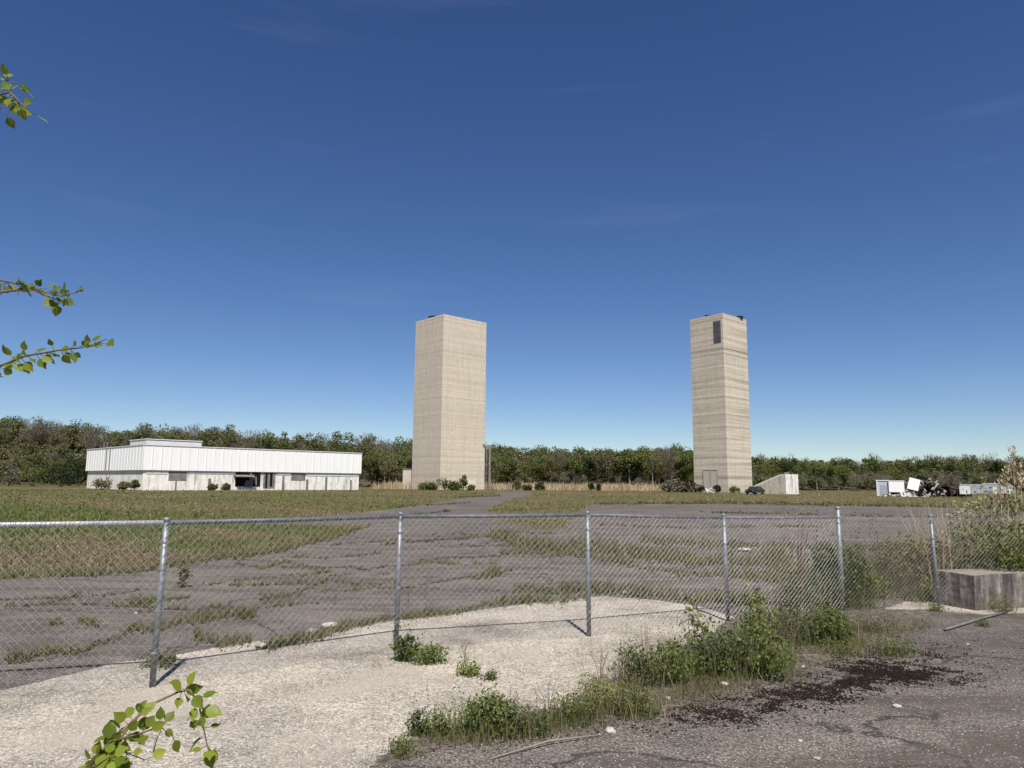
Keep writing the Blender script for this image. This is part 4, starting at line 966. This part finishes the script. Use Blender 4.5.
# tall pale-leaved shoots over the weeds
def shoot(label, px, py, top, n_, leaf, ml, r_=.006, name='leafy_shoot'):
    b0 = G(px, py); root = empty(name, (b0[0], b0[1], 0)); tag(root, label, 'shoot')
    tp_ = np.array(top); t = MB(); t.tube([(0, 0, 0), tp_*.5+np.array([.02, 0, .05]), tp_], [r_, r_*.7, r_*.3], 5); t.build('stem', M_twig, root)
    s_ = rng.uniform(.35, 1.02, n_); P = np.outer(s_, tp_)+rng.normal(0, .045, (n_, 3)); fast('leaves', leaves(P, rng.uniform(.5, 1.2, n_)*leaf, .5, .7), 4, ml, root); return root
shoot('leaning leafy shoot with yellow-green leaves at the left of the large weeds', 712, 655, (-.18, .05, .40), 130, .042, L_yel)
shoot('upright leafy shoot with yellow-green leaves above the large weeds', 752, 650, (.10, .1, .50), 190, .042, L_yel)
shoot('thin leafy shoot over the weeds left of the tall fence post', 775, 648, (-.02, .1, .36), 90, .035, L_yel)

# bare twiggy sapling in the fence
x, y, _ = G(800, 610)
tw_ = empty('bare_sapling', (x, y, 0)); tag(tw_, 'thin leafless sapling standing in the weeds just left of the tall fence post', 'sapling'); t = MB()
for k in range(11):
    a_ = rng.uniform(0, 6.28); r_ = rng.uniform(.05, .38); z_ = rng.uniform(.9, 1.45)
    mpt = np.array([r_*.4*math.cos(a_), r_*.3*math.sin(a_), z_*.55]); e_ = np.array([r_*math.cos(a_), r_*.6*math.sin(a_), z_])
    t.tube([(0, 0, .0), mpt, e_], [.006, .004, .0015], 4)
    t.tube([mpt, mpt+np.array([rng.normal(0, .12), rng.normal(0, .08), .25])], [.003, .0012], 4)
t.build('branches', M_twig, tw_)

# big bush at the right edge behind the block, with a plume reed
x, y, _ = G(1000, 590)
x, y = 6.75, 9.9
bb = bush('large_bush', 'large leafy bush behind the concrete block at the right edge, dark green below', 'bush', (x+.25, y, 0), 1.9, 1.42, 7500, .055, L_spring, None, 14, 22, .3, .8)
bp = bush('large_bush', 'pale-leaved twiggy bush spreading over the fence at right', 'bush', (7.25, 10.4, 0), 2.2, 1.62, 5200, .046, L_pale, None, 18, 26, .4, .7)
bush('large_bush', 'brown dry bush behind the fence left of the pale bush', 'bush', (6.0, 10.6, 0), 1.4, .85, 900, .06, L_olive, None, 14, 18, .4, .7)
bush('large_bush', 'outer bush beyond the right edge behind the block', 'bush', (8.3, 10.0, 0), 2.0, 1.6, 3800, .06, L_green, None, 14, 22, .3, .8)
for k, (px, top, lab) in enumerate(((1014, 1.98, 'tallest dry plume reed above the bush at the right edge'), (1006, 1.72, 'shorter dry reed stalk left of the tallest plume'), (1020, 1.75, 'reed stalk right of the tallest plume'), (999, 1.55, 'bent thin reed stalk at the left of the plumes'))):
    y = 10.0; x = D(px, 470, y)[0]; root = empty('plume_reed', (x, y, 0)); tag(root, lab, 'reed')
    t = MB(); t.tube([(-.05, 0, 0), (-.02, 0, top*.6), (0, 0, top)], [.008, .007, .003], 5); t.build('stalk', plain('reed_stalk', (.38, .30, .19), .8), root)
    n_ = 110; s_ = rng.uniform(-.28, .06, n_); P = np.stack([rng.normal(0, .02, n_)+s_*.1, rng.normal(0, .02, n_), top+s_], 1)
    fast('plume', leaves(P, .06, 1.5, .25, np.array([.3, 0, 1.0])), 4, L_reed, root)
    P = np.stack([0*np.arange(14.), 0*np.arange(14.), rng.uniform(.3, top*.85, 14)], 1); fast('reed_leaf', leaves(P, rng.uniform(.2, .4, 14), .6, .08), 4, L_straw, root)
P = np.stack([rng.uniform(5.9, 8.5, 600), rng.uniform(9.9, 11.2, 600), np.zeros(600)], 1)
tag(fast('dry_reeds', blades(P, rng.uniform(.7, 1.55, 600), .009, .15), 5, L_reed), 'dry tan reed stalks standing among the bushes at the right edge', 'reeds', kind='stuff')

# ---------------------------------------------------------------- young tree at the left whose twigs reach into view
sap = empty('young_tree', (-2.05, 1.55, 0)); SO = np.array([-2.05, 1.55, 0])
tag(sap, 'young tree at left, its thin twigs with round fresh green leaves reaching into view', 'tree')
t = MB(); t.tube([(0, 0, 0), (.03, 0, .9), (-.02, .03, 2.0), (.02, 0, 2.9), (0, .02, 3.5)], [.028, .022, .016, .01, .004], 8); t.build('trunk', M_twig, sap, True)
def round_leaf(c_, d_, nrm, s_):
    d_ = d_/np.linalg.norm(d_); b_ = np.cross(nrm, d_); b_ /= np.linalg.norm(b_); nn = np.cross(d_, b_)
    prof = [(0, 0), (.12, .26), (.34, .40), (.62, .33), (.86, .13), (1.05, 0)]
    V = []; 
    for a_, w_ in prof: V.append(c_+d_*a_*s_-nn*.10*s_*a_*a_)
    for a_, w_ in prof[1:-1]: V.append(c_+d_*a_*s_+b_*w_*s_+nn*.12*s_*w_)
    for a_, w_ in prof[1:-1]: V.append(c_+d_*a_*s_-b_*w_*s_+nn*.12*s_*w_)
    F = [(0, 1, 6), (1, 2, 7, 6), (2, 3, 8, 7), (3, 4, 9, 8), (4, 5, 9), (0, 10, 1), (1, 10, 11, 2), (2, 11, 12, 3), (3, 12, 13, 4), (4, 13, 5)]
    return V, F
def twig(path, leafs, root_at, ls=.042, cluster=1, side=None):
    """path: image places + distance that the twig passes; leafs: positions along it"""
    pts = [np.array(root_at)]+[D(a_, b__, c_)-SO for a_, b__, c_ in path]
    br = MB(); rr = np.linspace(.0034, .0008, len(pts)); br.tube(pts, rr, 6); bo = br.build('branch', M_twig, sap, True)
    P = np.array(pts[1:]); seg = np.linalg.norm(np.diff(P, axis=0), axis=1); cu_ = np.concatenate([[0], np.cumsum(seg)])
    Lf = MB()
    for f_ in leafs:
        for q in range(cluster if f_ < .97 else 1):
            s_ = (f_+rng.normal(0, .012))*cu_[-1]; c_ = np.array([np.interp(s_, cu_, P[:, k]) for k in range(3)])
            dr_ = np.array([np.interp(min(s_+.01, cu_[-1]), cu_, P[:, k])-np.interp(max(s_-.01, 0), cu_, P[:, k]) for k in range(3)]); dr_ /= np.linalg.norm(dr_)+1e-9
            d_ = dr_*.6+unit(1)[0]*.9+np.array([0, 0, -.15]); nrm = unit(1)[0]+np.array([.1, -.9, .7])
            st_ = c_+d_/np.linalg.norm(d_)*.012
            V, F = round_leaf(st_, d_, nrm, ls*rng.uniform(.6, 1.15)); Lf.add(V, F)
            br2 = (c_, st_)
            a_ = np.array(c_); e_ = np.array(st_); Lf.tube([a_, e_], .0007, 3)
    Lf.build('leaves', L_young, bo, True)
up_ = lambda z: (0, 0, z)
twig([(-60, 100, 1.5), (-10, 97, 1.45), (10, 92, 1.42), (22, 104, 1.4), (30, 112, 1.4)], [.55, .6, .72, .8, .86, .93, 1.0], up_(2.15), .025, 3)
twig([(-60, 80, 1.5), (0, 78, 1.46), (18, 84, 1.44)], [.75, .85, .93, 1.0], up_(2.2), .024, 2)
twig([(-40, 120, 1.5), (0, 108, 1.46), (4, 112, 1.44)], [.85, 1.0], up_(2.1), .028, 1)
twig([(-60, 275, 1.5), (-10, 278, 1.45), (20, 284, 1.42), (45, 292, 1.4), (62, 296, 1.38), (78, 292, 1.36)], list(np.linspace(.45, 1.0, 20)), up_(1.8), .020, 2)
twig([(30, 288, 1.42), (45, 295, 1.41), (62, 302, 1.4)], [.6, .85, 1.0], up_(1.78), .022, 2)
twig([(-60, 378, 1.5), (-5, 368, 1.45), (25, 356, 1.42), (60, 350, 1.4), (88, 347, 1.38), (106, 339, 1.36)], list(np.linspace(.38, .94, 20))+[1.0], up_(1.6), .022, 2)
twig([(-40, 372, 1.5), (-2, 376, 1.46), (3, 377, 1.45)], [.95, 1.0], up_(1.58), .03, 1)
twig([(30, 900, 1.22), (75, 778, 1.3), (115, 738, 1.35), (150, 705, 1.4), (178, 692, 1.42), (190, 690, 1.42), (199, 705, 1.42), (203, 725, 1.42), (207, 745, 1.42), (214, 762, 1.42)],
     [.28, .32, .36, .40, .44, .46, .50, .53, .70, .74, .78, .81, .85, .88, .92, .95, .97, 1.0], up_(.30), .029, 3)
twig([(50, 880, 1.26), (95, 762, 1.3), (110, 742, 1.32), (135, 735, 1.34), (160, 727, 1.36), (172, 735, 1.36)], list(np.linspace(.3, 1.0, 9)), up_(.28), .028, 4)
twig([(60, 870, 1.26), (90, 770, 1.28), (120, 750, 1.3), (145, 760, 1.3)], list(np.linspace(.3, 1.0, 6)), up_(.26), .028, 4)
twig([(80, 850, 1.28), (110, 752, 1.33), (135, 720, 1.36), (150, 705, 1.38)], [.75, .88, 1.0], up_(.27), .027, 2)
